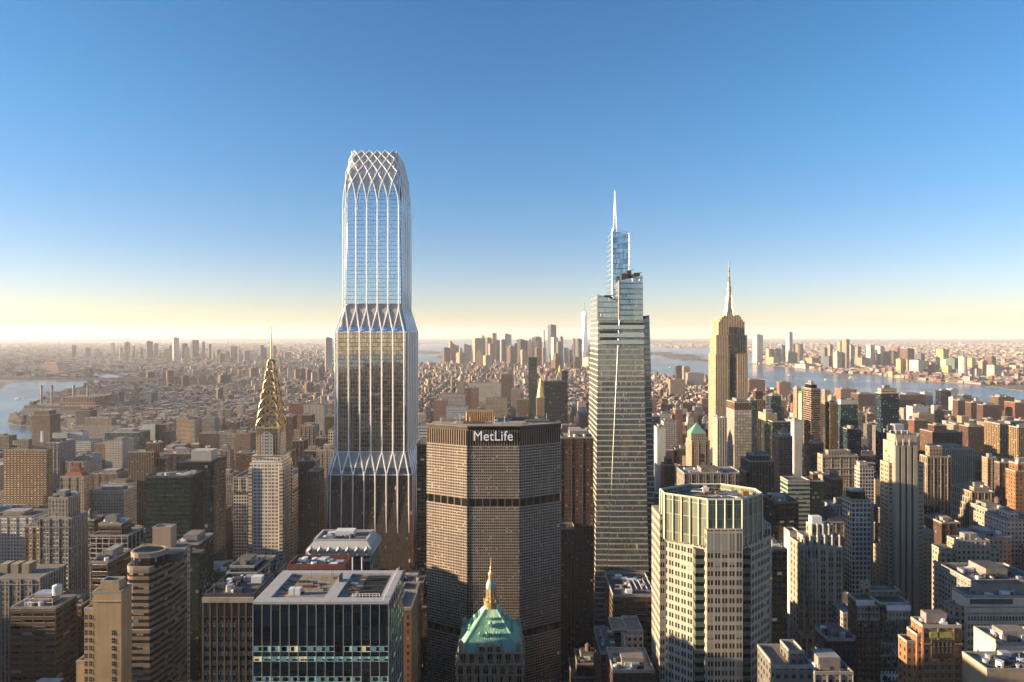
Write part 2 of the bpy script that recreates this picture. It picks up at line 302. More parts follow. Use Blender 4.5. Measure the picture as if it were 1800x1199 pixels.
# ------------------------------------------------ facade styles:  wall, spandrel, glass, window share across/up, bay, floor ...
ST = {
 'cream':   dict(wall=(.46, .39, .28), span=(.40, .33, .24), WU=.42, WV=.5, bay=3.0, flr=3.5),
 'creamdk': dict(wall=(.32, .26, .18), WU=.4, WV=.5, bay=3.0, flr=3.5),
 'white':   dict(wall=(.58, .56, .52), WU=.5, WV=.5, bay=3.2, flr=3.5),
 'whitebl': dict(wall=(.50, .54, .57), span=(.5, .54, .57), glass=(.10, .14, .17), WU=1, WV=.35, bay=4, flr=4.2),
 'blank':   dict(wall=(.50, .56, .58), WU=0, WV=0),
 'blanktan': dict(wall=(.42, .36, .28), WU=0, WV=0),
 'grey':    dict(wall=(.36, .35, .33), WU=.5, WV=.5, bay=3, flr=3.4),
 'greygrid': dict(wall=(.42, .41, .39), WU=.66, WV=.6, bay=2.6, flr=3.3),
 'whitegrid': dict(wall=(.62, .60, .57), WU=.7, WV=.7, bay=3.1, flr=3.9, blind=.1),
 'greypier': dict(wall=(.42, .39, .34), span=(.16, .15, .14), WU=.5, WV=.55, bay=2.6, flr=3.5),
 'whitepier': dict(wall=(.60, .57, .50), span=(.13, .12, .11), WU=.45, WV=.6, bay=3.2, flr=3.6),
 'brown':   dict(wall=(.17, .105, .07), WU=.5, WV=.45, bay=3, flr=3.1),
 'brownband': dict(wall=(.15, .10, .075), span=(.15, .10, .075), glass=(.012, .012, .014), WU=.86, WV=.45, bay=7, flr=3.9, blind=.1),
 'brownrib': dict(wall=(.26, .17, .10), span=(.10, .07, .05), WU=.6, WV=.5, bay=3.2, flr=3.0),
 'brick':   dict(wall=(.24, .105, .065), WU=.42, WV=.45, bay=3, flr=3.1),
 'brickdk': dict(wall=(.13, .07, .05), WU=.45, WV=.45, bay=3, flr=3.1),
 'pink':    dict(wall=(.34, .21, .16), WU=.42, WV=.45, bay=3, flr=3.1),
 'orange':  dict(wall=(.36, .19, .095), WU=.4, WV=.5, bay=3, flr=3.4),
 'balcony': dict(wall=(.24, .155, .09), span=(.85, .56, .26), glass=(.03, .025, .02), WU=.42, WV=.66, bay=4.6, flr=3.1, blind=.1),  # bright gold spandrel colour stands in for sunlight on the balconies
 'slate':   dict(wall=(.22, .215, .2), WU=.5, WV=.5, bay=3.2, flr=3.5),
 'blankwhite': dict(wall=(.66, .59, .48), WU=0, WV=0),
 'creamgold': dict(wall=(.52, .40, .24), WU=0, WV=0),
 'tan':     dict(wall=(.40, .31, .21), WU=.45, WV=.5, bay=3, flr=3.3),
 'tanpier': dict(wall=(.40, .32, .22), span=(.14, .11, .08), WU=.5, WV=.6, bay=3, flr=3.4),
 'stone':   dict(wall=(.43, .38, .30), WU=.45, WV=.55, bay=3.3, flr=3.7),
 'stonepier': dict(wall=(.46, .42, .35), span=(.3, .26, .2), WU=.42, WV=.62, bay=3.2, flr=3.7, pair=.04),
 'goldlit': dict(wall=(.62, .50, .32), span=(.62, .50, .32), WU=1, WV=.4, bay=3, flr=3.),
 'metlife': dict(wall=(.43, .39, .345), span=(.43, .39, .345), glass=(.012, .012, .014), WU=.70, WV=.60, bay=1.42, flr=2.04, blind=.08, rough=.2, lit=.001),
 'black':   dict(lit=.0015, wall=(.03, .035, .04), span=(.012, .016, .018), glass=(.012, .018, .02), WU=.9, WV=.6, bay=3.3, flr=3.6, blind=.05, rough=.07, sg=.9),
 'greenblk': dict(wall=(.035, .055, .05), span=(.012, .022, .02), glass=(.015, .04, .036), WU=.8, WV=.5, bay=1.8, flr=3.6, blind=.0, lit=.0, rough=.1, sg=.8),
 'blkgrid': dict(wall=(.10, .12, .12), span=(.10, .12, .12), glass=(.012, .018, .022), WU=.92, WV=.94, bay=2.6, flr=5, blind=.03, rough=.07),
 'greengl': dict(wall=(.09, .11, .09), span=(.03, .045, .038), glass=(.02, .04, .033), WU=.93, WV=.6, bay=2., flr=3.6, blind=.1, rough=.07, sg=.8),
 'teal':    dict(wall=(.20, .24, .25), span=(.06, .085, .09), glass=(.03, .06, .07), WU=.95, WV=.7, bay=2.5, flr=3.8, blind=.15, rough=.06, sg=.9),
 'tealband': dict(wall=(.36, .38, .34), span=(.36, .38, .34), glass=(.02, .06, .06), WU=1, WV=.5, bay=3, flr=3.8, blind=.15, rough=.06),
 'blueglass': dict(wall=(.12, .15, .17), span=(.03, .05, .065), glass=(.025, .05, .07), WU=.93, WV=.7, bay=2.2, flr=3.6, blind=.15, rough=.05, sg=.9, metal=.3),
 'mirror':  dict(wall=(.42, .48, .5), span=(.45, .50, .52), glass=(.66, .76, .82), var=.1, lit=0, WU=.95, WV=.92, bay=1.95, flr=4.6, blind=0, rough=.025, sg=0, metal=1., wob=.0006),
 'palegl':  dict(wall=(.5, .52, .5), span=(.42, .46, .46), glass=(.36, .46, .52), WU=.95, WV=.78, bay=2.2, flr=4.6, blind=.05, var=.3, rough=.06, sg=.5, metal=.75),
 'pierdark': dict(wall=(.13, .08, .05), span=(.02, .018, .016), glass=(.3, .27, .23), WU=.82, WV=.5, bay=3.6, flr=3.9, blind=.0, rough=.35, pair=.06),
 'whitecol': dict(wall=(.5, .5, .48), span=(.02, .02, .02), glass=(.02, .02, .025), WU=.84, WV=.8, bay=5, flr=3.6),
 'stripe':  dict(wall=(.33, .25, .17), span=(.33, .25, .17), glass=(.02, .025, .03), WU=1, WV=.5, bay=3, flr=3.4, rough=.08),
 'vanderbilt': dict(wall=(.42, .42, .38), span=(.60, .57, .50), glass=(.22, .26, .26), WU=.965, WV=.76, bay=1.6, flr=5., blind=.12, rough=.05, metal=.6, sg=0, var=.5, wob=.002),
 'metal':   dict(wall=(.40, .34, .27), span=(.40, .34, .27), glass=(.5, .52, .54), WU=.62, WV=.62, bay=3.8, flr=4.1, blind=0, rough=.3, metal=.6),
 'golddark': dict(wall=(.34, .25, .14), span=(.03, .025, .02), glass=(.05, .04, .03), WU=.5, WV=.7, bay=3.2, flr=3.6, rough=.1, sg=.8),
}
_R = ('bay', 'flr')
def SM(style): return facade('facade_'+style, **{k: v for k, v in ST[style].items() if k not in _R})
def SB(style): return ST[style].get('bay', 3.), ST[style].get('flr', 3.5)
def rrect(x0, x1, yc, th):
    W_ = x1-x0; t = R_(th); a = W_/(math.cos(t)+math.sin(t))/2; cx = (x0+x1)/2
    return [(cx+u*math.cos(t)-v*math.sin(t)*1., yc+u*math.sin(t)+v*math.cos(t)) for u, v in ((-a, -a), (a, -a), (a, a), (-a, a))]
def rect(x0, x1, y0, y1): return [(x0, y0), (x1, y0), (x1, y1), (x0, y1)]

# ------------------------------------------------ rooftop clutter, each piece a part
def roof_bits(root, x0, x1, y0, y1, z, r, n=3, big=True, tank=False, tall=0):
    wd, dp = x1-x0, y1-y0
    if wd < 8 or dp < 8: return
    if big:
        a, b = x0+wd*r.uniform(.15, .35), x0+wd*r.uniform(.6, .85); c, d = y0+dp*r.uniform(.2, .35), y0+dp*r.uniform(.65, .85); h = tall or r.uniform(3, 6)
        m = MB(); m.box(a, b, c, d, z, z+h, 0, 1, bay=3, flr=h, vtop=1)
        m.build('mechanical_penthouse', [plain('penthouse_%d' % r.randrange(3), r.choice([(.30, .27, .23), (.2, .19, .18), (.38, .33, .26)])), r.choice(ROOF)], root)
    if 0 < y0 < 620:
        n += 6
        for _ in range(3):
            a, c = x0+wd*r.uniform(.05, .6), y0+dp*r.uniform(.08, .7); m = MB(); m.box(a, a+wd*r.uniform(.1, .3), c, c+dp*r.uniform(.08, .2), z+.01, z+.09+r.random()*.05); m.build('roof_patch', r.choice(ROOF), root)
        for _ in range(3):
            a, c = x0+wd*r.uniform(.08, .5), y0+dp*r.uniform(.1, .8); L = wd*r.uniform(.15, .4); m = MB(); m.box(a, a+L, c, c+.8, z+.5, z+1.2, bottom=True); m.box(a, a+.3, c+.1, c+.7, z, z+.5); m.box(a+L-.8, a+L, c, c+dp*.15, z+.45, z+1.25); m.build('duct', r.choice([STEEL, WHITEM, STEEL, TANKW]), root)
        for _ in range(2):
            a, c = x0+wd*r.uniform(.1, .9), y0+dp*r.uniform(.1, .9); m = MB(); m.tube([(a, c, z), (a, c, z+r.uniform(2, 5))], .1, 0, 5); m.build('vent_pipe', STEEL, root)
    for _ in range(n):
        a, c = x0+wd*r.uniform(.08, .8), y0+dp*r.uniform(.08, .75); s = r.uniform(1.2, 3.2)
        m = MB()
        if r.random() < .35: m.cyl(a, c, s*.5, z, z+s*.9, 10); nm = 'roof_fan'
        else: m.box(a, a+s*1.4, c, c+s, z, z+s*.8); nm = 'roof_unit'
        m.build(nm, r.choice([STEEL, WHITEM, DARKM]), root)
    if tank:
        a, c = x0+wd*r.uniform(.2, .75), y0+dp*r.uniform(.25, .7); m = MB()
        for i in range(4): m.bar((a+1.4*(-1)**i, c+1.4*(-1)**(i//2), z), (a+1.1*(-1)**i, c+1.1*(-1)**(i//2), z+4), .35)
        lg = m.build('tank_stand', DARKM, root)
        m = MB(); m.cyl(a, c, 2., z+4, z+8, 12, bottom=True); m.cyl(a, c, 2.3, z+8, z+9.8, 12, r2=.1); m.build('water_tank', TANKW, root)

def windows(root, x0, x1, y, z0, z1, nx, flr, ww, wh, glass, frame, stuffmat=None, skip=None, cap=100, nm='window', side=None):
    """modelled sash windows on a front face (y) or, with side=(x, y0, y1), on a side face"""
    proto = None; cnt = 0; rest = MB()
    nz = int((z1-z0)/flr)
    def pane(m, cx, cz):
        if side is None: m.box(cx-ww/2, cx+ww/2, y-.10, y+.05, cz-wh/2, cz+wh/2, 0, bottom=True)
        else: m.box(side[0]-.10, side[0]+.10, cx-ww/2, cx+ww/2, cz-wh/2, cz+wh/2, 0, bottom=True)
    a, b = (x0, x1) if side is None else (side[1], side[2])
    for k in range(nz):
        cz = z1-(k+.5)*flr
        for i in range(nx):
            cx = a+(b-a)*(i+.5)/nx
            if skip and skip(i, k): continue
            if cnt < cap:
                if proto is None:
                    m = MB(); pane(m, cx, cz); f0 = m.build(nm, glass, root); me = f0.data
                    base = (cx, cz)
                    m = MB(); s_ = .12
                    if side is None:
                        m.box(cx-ww/2-s_, cx+ww/2+s_, y-.22, y, cz-wh/2-.2, cz-wh/2-.02, bottom=True); m.box(cx-.06, cx+.06, y-.16, y-.105, cz-wh/2, cz+wh/2)
                        m.box(cx-ww/2, cx+ww/2, y-.16, y-.105, cz-.06, cz+.06, bottom=True)
                    else:
                        sg = 1 if side[3] > 0 else -1; xa, xb = sorted((side[0]+sg*.105, side[0]+sg*.22))
                        m.box(xa, xb, cx-ww/2-s_, cx+ww/2+s_, cz-wh/2-.2, cz-wh/2-.02, bottom=True)
                    s0 = m.build('sill', frame, root); s0.parent = f0; sm = s0.data; proto = f0
                else:
                    c = proto.copy(); C.objects.link(c); c.parent = root
                    off = Vector((cx-base[0], 0, cz-base[1])) if side is None else Vector((0, cx-base[0], cz-base[1]))
                    c.location = proto.location+off
                    s = proto.children[0].copy() if proto.children else None
                    if s: C.objects.link(s); s.parent = c
                cnt += 1
            else: pane(rest, cx, cz)
    if rest.f: r_ = rest.build(nm, stuffmat or glass, root); r_['kind'] = 'stuff'

# ------------------------------------------------ generic placed building
def B(name, look, place, x0, x1, yt, Y, d, style, tiers=(), side=None, yb=None, roof='bits', cat='building', group=None, tank=False, roofm=None, cap=None, body='wall', n=3, sub=None, z0=2., pe=1.1, tall=0):
    r = random.Random(hash((round(x0), round(yt), round(Y))) & 0xffff)
    X0, X1, Z = PX(x0, Y), PX(x1, Y), PZ(yt, Y)
    root = thing(name, look+' '+place, cat, ((X0+X1)/2, Y+d/2, z0), group)
    bay, flr = SB(style); rm = roofm if roofm is not None else ROOF[r.randrange(4)]
    sty = [SM(style), rm]
    m = MB(); m.box(X0, X1, Y, Y+d, z0, Z, 0, 1, bay=bay, flr=flr, vtop=0.5)
    m.build(body, sty, root)
    m = MB(); m.parapet(rect(X0, X1, Y, Y+d), Z, pe); m.build('parapet', cap or (STONE if style not in ('black', 'greenblk', 'blkgrid', 'pierdark') else DARKM), root)
    if side: # second facade style on the side elevation: a proud skin
        pass
    MAS = style in ('cream', 'creamdk', 'tan', 'stone', 'brown', 'brick', 'brickdk', 'orange', 'pink', 'grey', 'white', 'stonepier', 'greypier', 'tanpier', 'creamgold')
    if Y < 1150 and MAS and X1-X0 > 9:
        sc0 = ST[style]['wall']; pm = plain('trim_'+style, tuple(min(.8, v*1.0) for v in sc0), noise=.25, scale=.3)
        nb = max(1, round((X1-X0)/bay)); m = MB(); k = 2 if nb < 8 else 3; lo = max(2, Z-110)
        if style != 'creamgold':
            for i in range(0, nb+1, k): x = X0+(X1-X0)*i/nb; m.box(max(X0, x-.3), min(X1, x+.3), Y-.3, Y-.01, lo, Z-.4)
            sx_ = X1 if X1 < 0 else X0; sg_ = 1 if X1 < 0 else -1; ny = max(1, round(d/bay))
            for i in range(0, ny+1, 2): yy_ = Y+d*i/ny; a_, b_ = sorted((sx_+sg_*.01, sx_+sg_*.3)); m.box(a_, b_, max(Y, yy_-.3), min(Y+d, yy_+.3), lo, Z-.4)
            m.build('pilasters', pm, root)
        zz_ = Z-flr*r.choice([1, 2, 2])
        for q_ in (zz_, Z-flr*r.choice([7, 9, 12])): m = MB(); e_ = .4; m.prism([(X0-e_, Y-e_), (X1+e_, Y-e_), (X1+e_, Y+d+.1), (X0-e_, Y+d+.1)], q_-.25, q_+.25, 0, 0, bottom=True); m.build('belt_course', pm, root)
    top = (X0, X1, Y, Y+d, Z); base = Z
    px_lo, px_hi = x0, x1
    for t in tiers:
        a, b, ty, dy, dd = t[:5]; st = t[5] if len(t) > 5 else style; YY = Y+dy
        A, Bx, ZZ = PX(a, YY), PX(b, YY), PZ(ty, YY)
        bz = [q[4] for q in TOPS if q[0]-1 <= A and q[1]+1 >= Bx and q[2]-1 <= YY and q[3]+1 >= YY+dd] if False else None
        zz0 = base if len(t) < 7 else t[6]
        if ZZ < Z: zz0 = z0
        by, fl = SB(st); m = MB(); m.box(A, Bx, YY, YY+dd, zz0-.5 if zz0 > z0 else z0, ZZ, 0, 1, bay=by, flr=fl, vtop=.5); m.parapet(rect(A, Bx, YY, YY+dd), ZZ, .9, .4, 2)
        m.build('upper_tier' if ZZ > Z else 'lower_wing', [SM(st), rm, STONE], root)
        if ZZ > top[4]: top = (A, Bx, YY, YY+dd, ZZ); base = ZZ
        FOOT.append((A, Bx, YY, YY+dd))
    if roof == 'bits': roof_bits(root, *top, r, n=n, tank=tank, tall=tall)
    if roof == 'tank': roof_bits(root, *top, r, n=n, tank=True, big=False)
    if roof == 'units': roof_bits(root, *top, r, n=n+3, big=False)
    w1 = min([x0]+[t[0] for t in tiers]); w2 = max([x1]+[t[1] for t in tiers])
    sx = proj(X1, Y+d, 0)[0] if x1 < CX else x1; sx0 = proj(X0, Y+d, 0)[0] if x0 > CX else x0
    VIS.append((min(w1, sx0)-1, max(w2, sx)+1, Y, yb or (yt+HY)*.5+60+(yt-HY)*.35)); FOOT.append((X0, X1, Y, Y+d)); LAND.append((look, (x0+x1)/2, yt))
    root['_b'] = 0; del root['_b']
    return root, (X0, X1, Y, Y+d, Z)
TOPS = []
# ================================================ THE LARGE TOWERS
def plan(xc, yc, w_, c):      # chamfered square, counter-clockwise from the front-left corner
    return [(xc-w_+c, yc-w_), (xc+w_-c, yc-w_), (xc+w_, yc-w_+c), (xc+w_, yc+w_-c), (xc+w_-c, yc+w_), (xc-w_+c, yc+w_), (xc-w_, yc+w_-c), (xc-w_, yc-w_+c)]
def lattice_tower():
    xc, yc = -154., 741.
    root = thing('supertall_tower', 'tallest mirror-glass tower with white ribs ending in a curved diamond lattice crown', 'skyscraper', (xc, yc, 2))
    prof = [(2, 50), (60, 46.5), (148, 46), (172, 40), (303, 40), (328, 33), (440, 33), (456, 32.7), (469.5, 31.6), (480.5, 30.3), (488.5, 28.9), (495, 27.5), (500.5, 26.2), (505, 25.1)]
    def W(z):
        for (a, wa), (b, wb) in zip(prof, prof[1:]):
            if z <= b: return wa+(wb-wa)*(z-a)/(b-a)
        return prof[-1][1]
    CH = 3.6
    mir = SM('mirror'); bay, flr = SB('mirror')
    dark = facade('facade_lowerglass', wall=(.06, .05, .045), span=(.12, .10, .08), glass=(.20, .17, .14), var=.6, WU=.84, WV=.84, blind=.04, rough=.05, metal=.6)
    beige = plain('beige_panel', (.62, .55, .47), rough=.6, noise=.08, scale=.1)
    rib = plain('white_rib', (.88, .87, .84), rough=.32, noise=.04, metal=.25)
    grey = plain('crown_screen', (.50, .49, .47), rough=.45, noise=.12, scale=.3, metal=.2)
    def sec(nm, za, zb, mat, inset=.7):
        m = MB(); m.prism(plan(xc, yc, W(za)-inset, CH), za, zb, 0, 0, bay, flr, poly2=plan(xc, yc, W(zb)-inset, CH), vtop=0.5); return m.build(nm, mat, root)
    sec('lower_glass', 2, 148, dark); sec('middle_glass', 172.2, 302.8, facade('facade_reflection_tint', wall=(.52, .48, .42), span=(.40, .36, .31), glass=(.52, .48, .42), var=.5, lit=0, WU=.80, WV=.88, blind=0, rough=.03, metal=1., wob=.0012)); sec('upper_glass', 334, 469.5, mir)  # middle glass coloured bronze in place of the city it would reflect
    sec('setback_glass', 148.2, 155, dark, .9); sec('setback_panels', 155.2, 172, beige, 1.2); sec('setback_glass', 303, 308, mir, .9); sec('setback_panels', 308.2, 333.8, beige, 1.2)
    for a, b in ((469.6, 480.4), (480.5, 488.4), (488.5, 494.9), (495, 500.2)): sec('crown_screen', a, b, grey, .9)
    # opening at the top
    def at(f, s, z, out=0.):     # point on face f (0 front,1 right,2 back,3 left), s -1..1 across the flat
        w_ = W(z)+out; h = (W(z)-CH)*s
        return [(xc+h, yc-w_, z), (xc+w_, yc+h, z), (xc-h, yc+w_, z), (xc-w_, yc-h, z)][f]
    def ribline(pts, r=.62, nm='rib'):
        r *= 1.08
        m = MB(); m.tube(pts, r, 0, 6); o = m.build(nm, rib, root); return o
    for f in range(4):
        for i in range(8): s = -1+2*i/7; ribline([at(f, s, 2), at(f, s, 60), at(f, s, 148)], .7)
        for i in range(7): s = -1+2*i/6; ribline([at(f, s, 172), at(f, s, 303)], .7)
        for i in range(6): s = -1+2*i/5; ribline([at(f, s, 328), at(f, s, 440)], .7)
        for n_, za, zb in ((6, 148, 172), (5, 303, 328)):
            for i in range(n_+1):
                s = -1+2*i/n_
                for j in (i, i+1): ribline([at(f, -1+2*j/(n_+1), za), at(f, s, zb)], .66, 'diagonal_rib')
        # sill bands
    for za in (148, 172, 303, 328):
        m = MB(); P = plan(xc, yc, W(za)-.3, CH); m.prism(P, za-.4, za+.4, 0, 0); m.build('band', rib, root)
    # crown lattice over the perimeter: 5 bays a face + 1 bay a corner
    NP = 24
    def per(p, z, out=0.):
        p %= NP; f = int(p//6); q = p-6*f
        if q <= 5: return Vector(at(f, -1+2*q/5, z, out))
        a, b = Vector(at(f, 1, z, out)), Vector(at((f+1) % 4, -1, z, out)); return a.lerp(b, q-5)
    lv = [440, 469.5, 480.5, 488.5, 495, 500.5, 505]
    def zl(t):     # height at t half-bays of sideways travel
        if t <= 1: return 440+29.5*(t**.5 if t > 0 else 0)
        k = min(int(t), 5); return lv[k]+(lv[k+1]-lv[k])*(t-k)
    for i in range(NP):
        for sg in (-1, 1):
            pts = []
            for k in range(0, 29):
                t = (k/8)**2/1. if k <= 8 else 1+(k-8)/20*5
                t = (k/8)**2 if k <= 8 else t
                pts.append(per(i+sg*t*.5, zl(t), .15))
            ribline(pts, .5, 'lattice_rib')
        # beige infill between two neighbouring arches
        m = MB(); N_ = 8
        for k in range(N_):
            t0, t1 = (k/N_)**2, ((k+1)/N_)**2
            m.quad([per(i-t0*.5, zl(t0), -.35), per(i+t0*.5, zl(t0), -.35), per(i+t1*.5, zl(t1), -.35), per(i-t1*.5, zl(t1), -.35)])
        m.quad([per(i-.5, lv[1], -.35), per(i+.5, lv[1], -.35), per(i, lv[2], -.35)])
        m.build('arch_infill', grey, root)
        m = MB(); m.quad([per(i, lv[4]+.3, -.3), per(i+.5, lv[5], -.3), per(i, lv[6]-.2, -.3), per(i-.5, lv[5], -.3)]); m.build('crown_panel', grey, root)
    foot(xc-48, xc+48, yc-48, yc+48, 574, 745, 1010, 'tall lattice-crowned tower', 267)
lattice_tower()

def slab_office():      # broad octagonal office block with the lettering
    root = thing('office_tower', 'broad octagonal concrete office tower with white lettering under its flat roof', 'skyscraper', (-11, 485, 2))
    Y = 460.; Z = PZ(750, Y)
    xs = [PX(822, Y), PX(914, Y)]; L, Rr = PX(750, 476), PX(986, 476)
    poly = [(xs[0], Y), (xs[1], Y), (Rr, 476), (Rr, 490), (xs[1], 506), (xs[0], 506), (L, 490), (L, 476)]
    def sc_(k): cx, cy = (xs[0]+xs[1])/2, 483; return [(cx+(x-cx)*k, cy+(y-cy)*k) for x, y in poly]
    mt = SM('metlife'); bay, flr = SB('metlife')
    zs = [2, PZ(1122, Y), PZ(1109, Y), PZ(891, Y), PZ(877, Y), PZ(784, Y), PZ(757, Y), Z]
    for a, b in ((0, 1), (2, 3), (4, 5)):
        m = MB(); m.prism(poly, zs[a], zs[b], 0, 0, bay, flr, vtop=0.2); m.build('facade', mt, root)
    slot = facade('facade_slot', wall=(.16, .13, .10), span=(.02, .02, .02), glass=(.012, .012, .012), WU=.82, WV=.9, blind=0)
    for a, b in ((1, 2), (3, 4)):
        m = MB(); m.prism(sc_(.985), zs[a], zs[b], 0, 0, 5.5, zs[b]-zs[a]+.01, vtop=1.); m.build('plant_floor', slot, root)
    lou = facade('facade_louvre', wall=(.34, .28, .22), span=(.02, .02, .02), glass=(.015, .013, .012), WU=.66, WV=1, blind=0)
    m = MB(); m.prism(sc_(.994), zs[5], zs[6], 0, 0, 1.9, 50, vtop=.9); m.build('louvre_band', lou, root)
    brz = plain('cornice_bronze', (.16, .12, .085), rough=.6, metal=.2)
    m = MB(); m.prism(sc_(.975), zs[6], zs[7]-1.8, 0, 0); m.build('recess', DARKM, root)
    m = MB(); m.prism(sc_(1.008), Z-1.9, Z, 0, None); m.prism(sc_(1.008), Z-1.9, Z, 0, None); m.parapet(sc_(1.008), Z, .5, 1.2); m.build('cornice', brz, root)
    m = MB(); m.prism(sc_(.99), Z-1.9, Z+.1, 0, 0); m.build('roof_deck', plain('roof_pale', (.40, .34, .28), scale=.12, noise=.45), root)
    # vertical joints where the faces meet
    for k in (0, 1):
        m = MB(); m.box(xs[k]-.35, xs[k]+.35, Y-.3, Y+.5, 2, zs[6]); m.build('corner_joint', DARKM, root)
    # rooftop: bronze cooling enclosure, bulkheads, rails, masts
    r = random.Random(4); m = MB()
    ex0, ex1, ey = PX(819, 490), PX(868, 490), 488
    n = 13
    for i in range(n):
        a, b = ex0+(ex1-ex0)*i/n, ex0+(ex1-ex0)*(i+1)/n; c = (a+b)/2
        m.quad([(a, ey, Z), (c, ey-1.2, Z), (c, ey-.3, Z+7.6), (a, ey, Z+7.6)]); m.quad([(c, ey-1.2, Z), (b, ey, Z), (b, ey, Z+7.6), (c, ey-.3, Z+7.6)])
    m.box(ex0, ex1, ey+.05, ey+13, Z, Z+7.5); m.build('cooling_enclosure', BRONZE, root)
    for (a, b, c, d, h, mat) in ((-55, -38, 487, 496, 1.6, 1), (-36, -20, 474, 480, 1.2, 0), (10, 28, 480, 494, 1.5, 0), (-8, 8, 470, 476, .9, 2), (0, 14, 492, 500, 1.8, 3)):
        m = MB(); m.box(a, b, c, d, Z, Z+h); m.build('roof_bulkhead', ROOF[mat], root)
    for i in range(16):
        a, c = r.uniform(-50, 28), r.uniform(476, 500); m = MB(); s = r.uniform(.8, 2.4); m.box(a, a+s, c, c+s, Z, Z+s*.8); m.build('roof_unit', r.choice([STEEL, WHITEM, DARKM]), root)
    for i in range(14):
        a, c = r.uniform(-55, 30), r.choice([r.uniform(497, 503), r.uniform(477, 482)]); m = MB(); m.tube([(a, c, Z), (a, c, Z+r.uniform(2, 6))], .09, 0, 4); m.build('aerial', STEEL, root)
    # lettering
    cu = bpy.data.curves.new('t', 'FONT'); cu.body = 'MetLife'; cu.size = 9; cu.extrude = .35; cu.offset = .0; cu.align_x = 'CENTER'; cu.space_character = 1.04
    ot = bpy.data.objects.new('t', cu); C.objects.link(ot); bpy.context.view_layer.update()
    me = bpy.data.meshes.new_from_object(ot.evaluated_get(bpy.context.evaluated_depsgraph_get())); bpy.data.objects.remove(ot)
    vs = [v.co for v in me.vertices]; ax = min(v.x for v in vs); bx = max(v.x for v in vs); ay = min(v.y for v in vs); by = max(v.y for v in vs)
    X0, X1, Z0, Z1 = PX(833, Y), PX(901.5, Y), PZ(774.5, Y), PZ(757.5, Y)
    for v in me.vertices:
        x, y, z = v.co; v.co = ((x-ax)/(bx-ax)*(X1-X0)+X0-root.location.x, Y-.75-z-root.location.y, (y-ay)/(by-ay)*(Z1-Z0)+Z0-root.location.z)
    me.materials.clear(); me.materials.append(plain('sign_white', (.62, .62, .60), rough=.4, noise=.03, emit=(1, .98, .95, .06)))
    o = bpy.data.objects.new('sign_lettering', me); C.objects.link(o); o.parent = root
    m = MB(); m.box(X0-.5, X1+.5, Y-.4, Y-.1, Z0-.2, Z0+.1); m.box(X0-.5, X1+.5, Y-.4, Y-.1, Z1-1.4, Z1-1.2); m.build('sign_rail', DARKM, root)
    foot(L, Rr, 460, 506, 748, 990, 1199, 'broad office block with white lettering', 750)
slab_office()

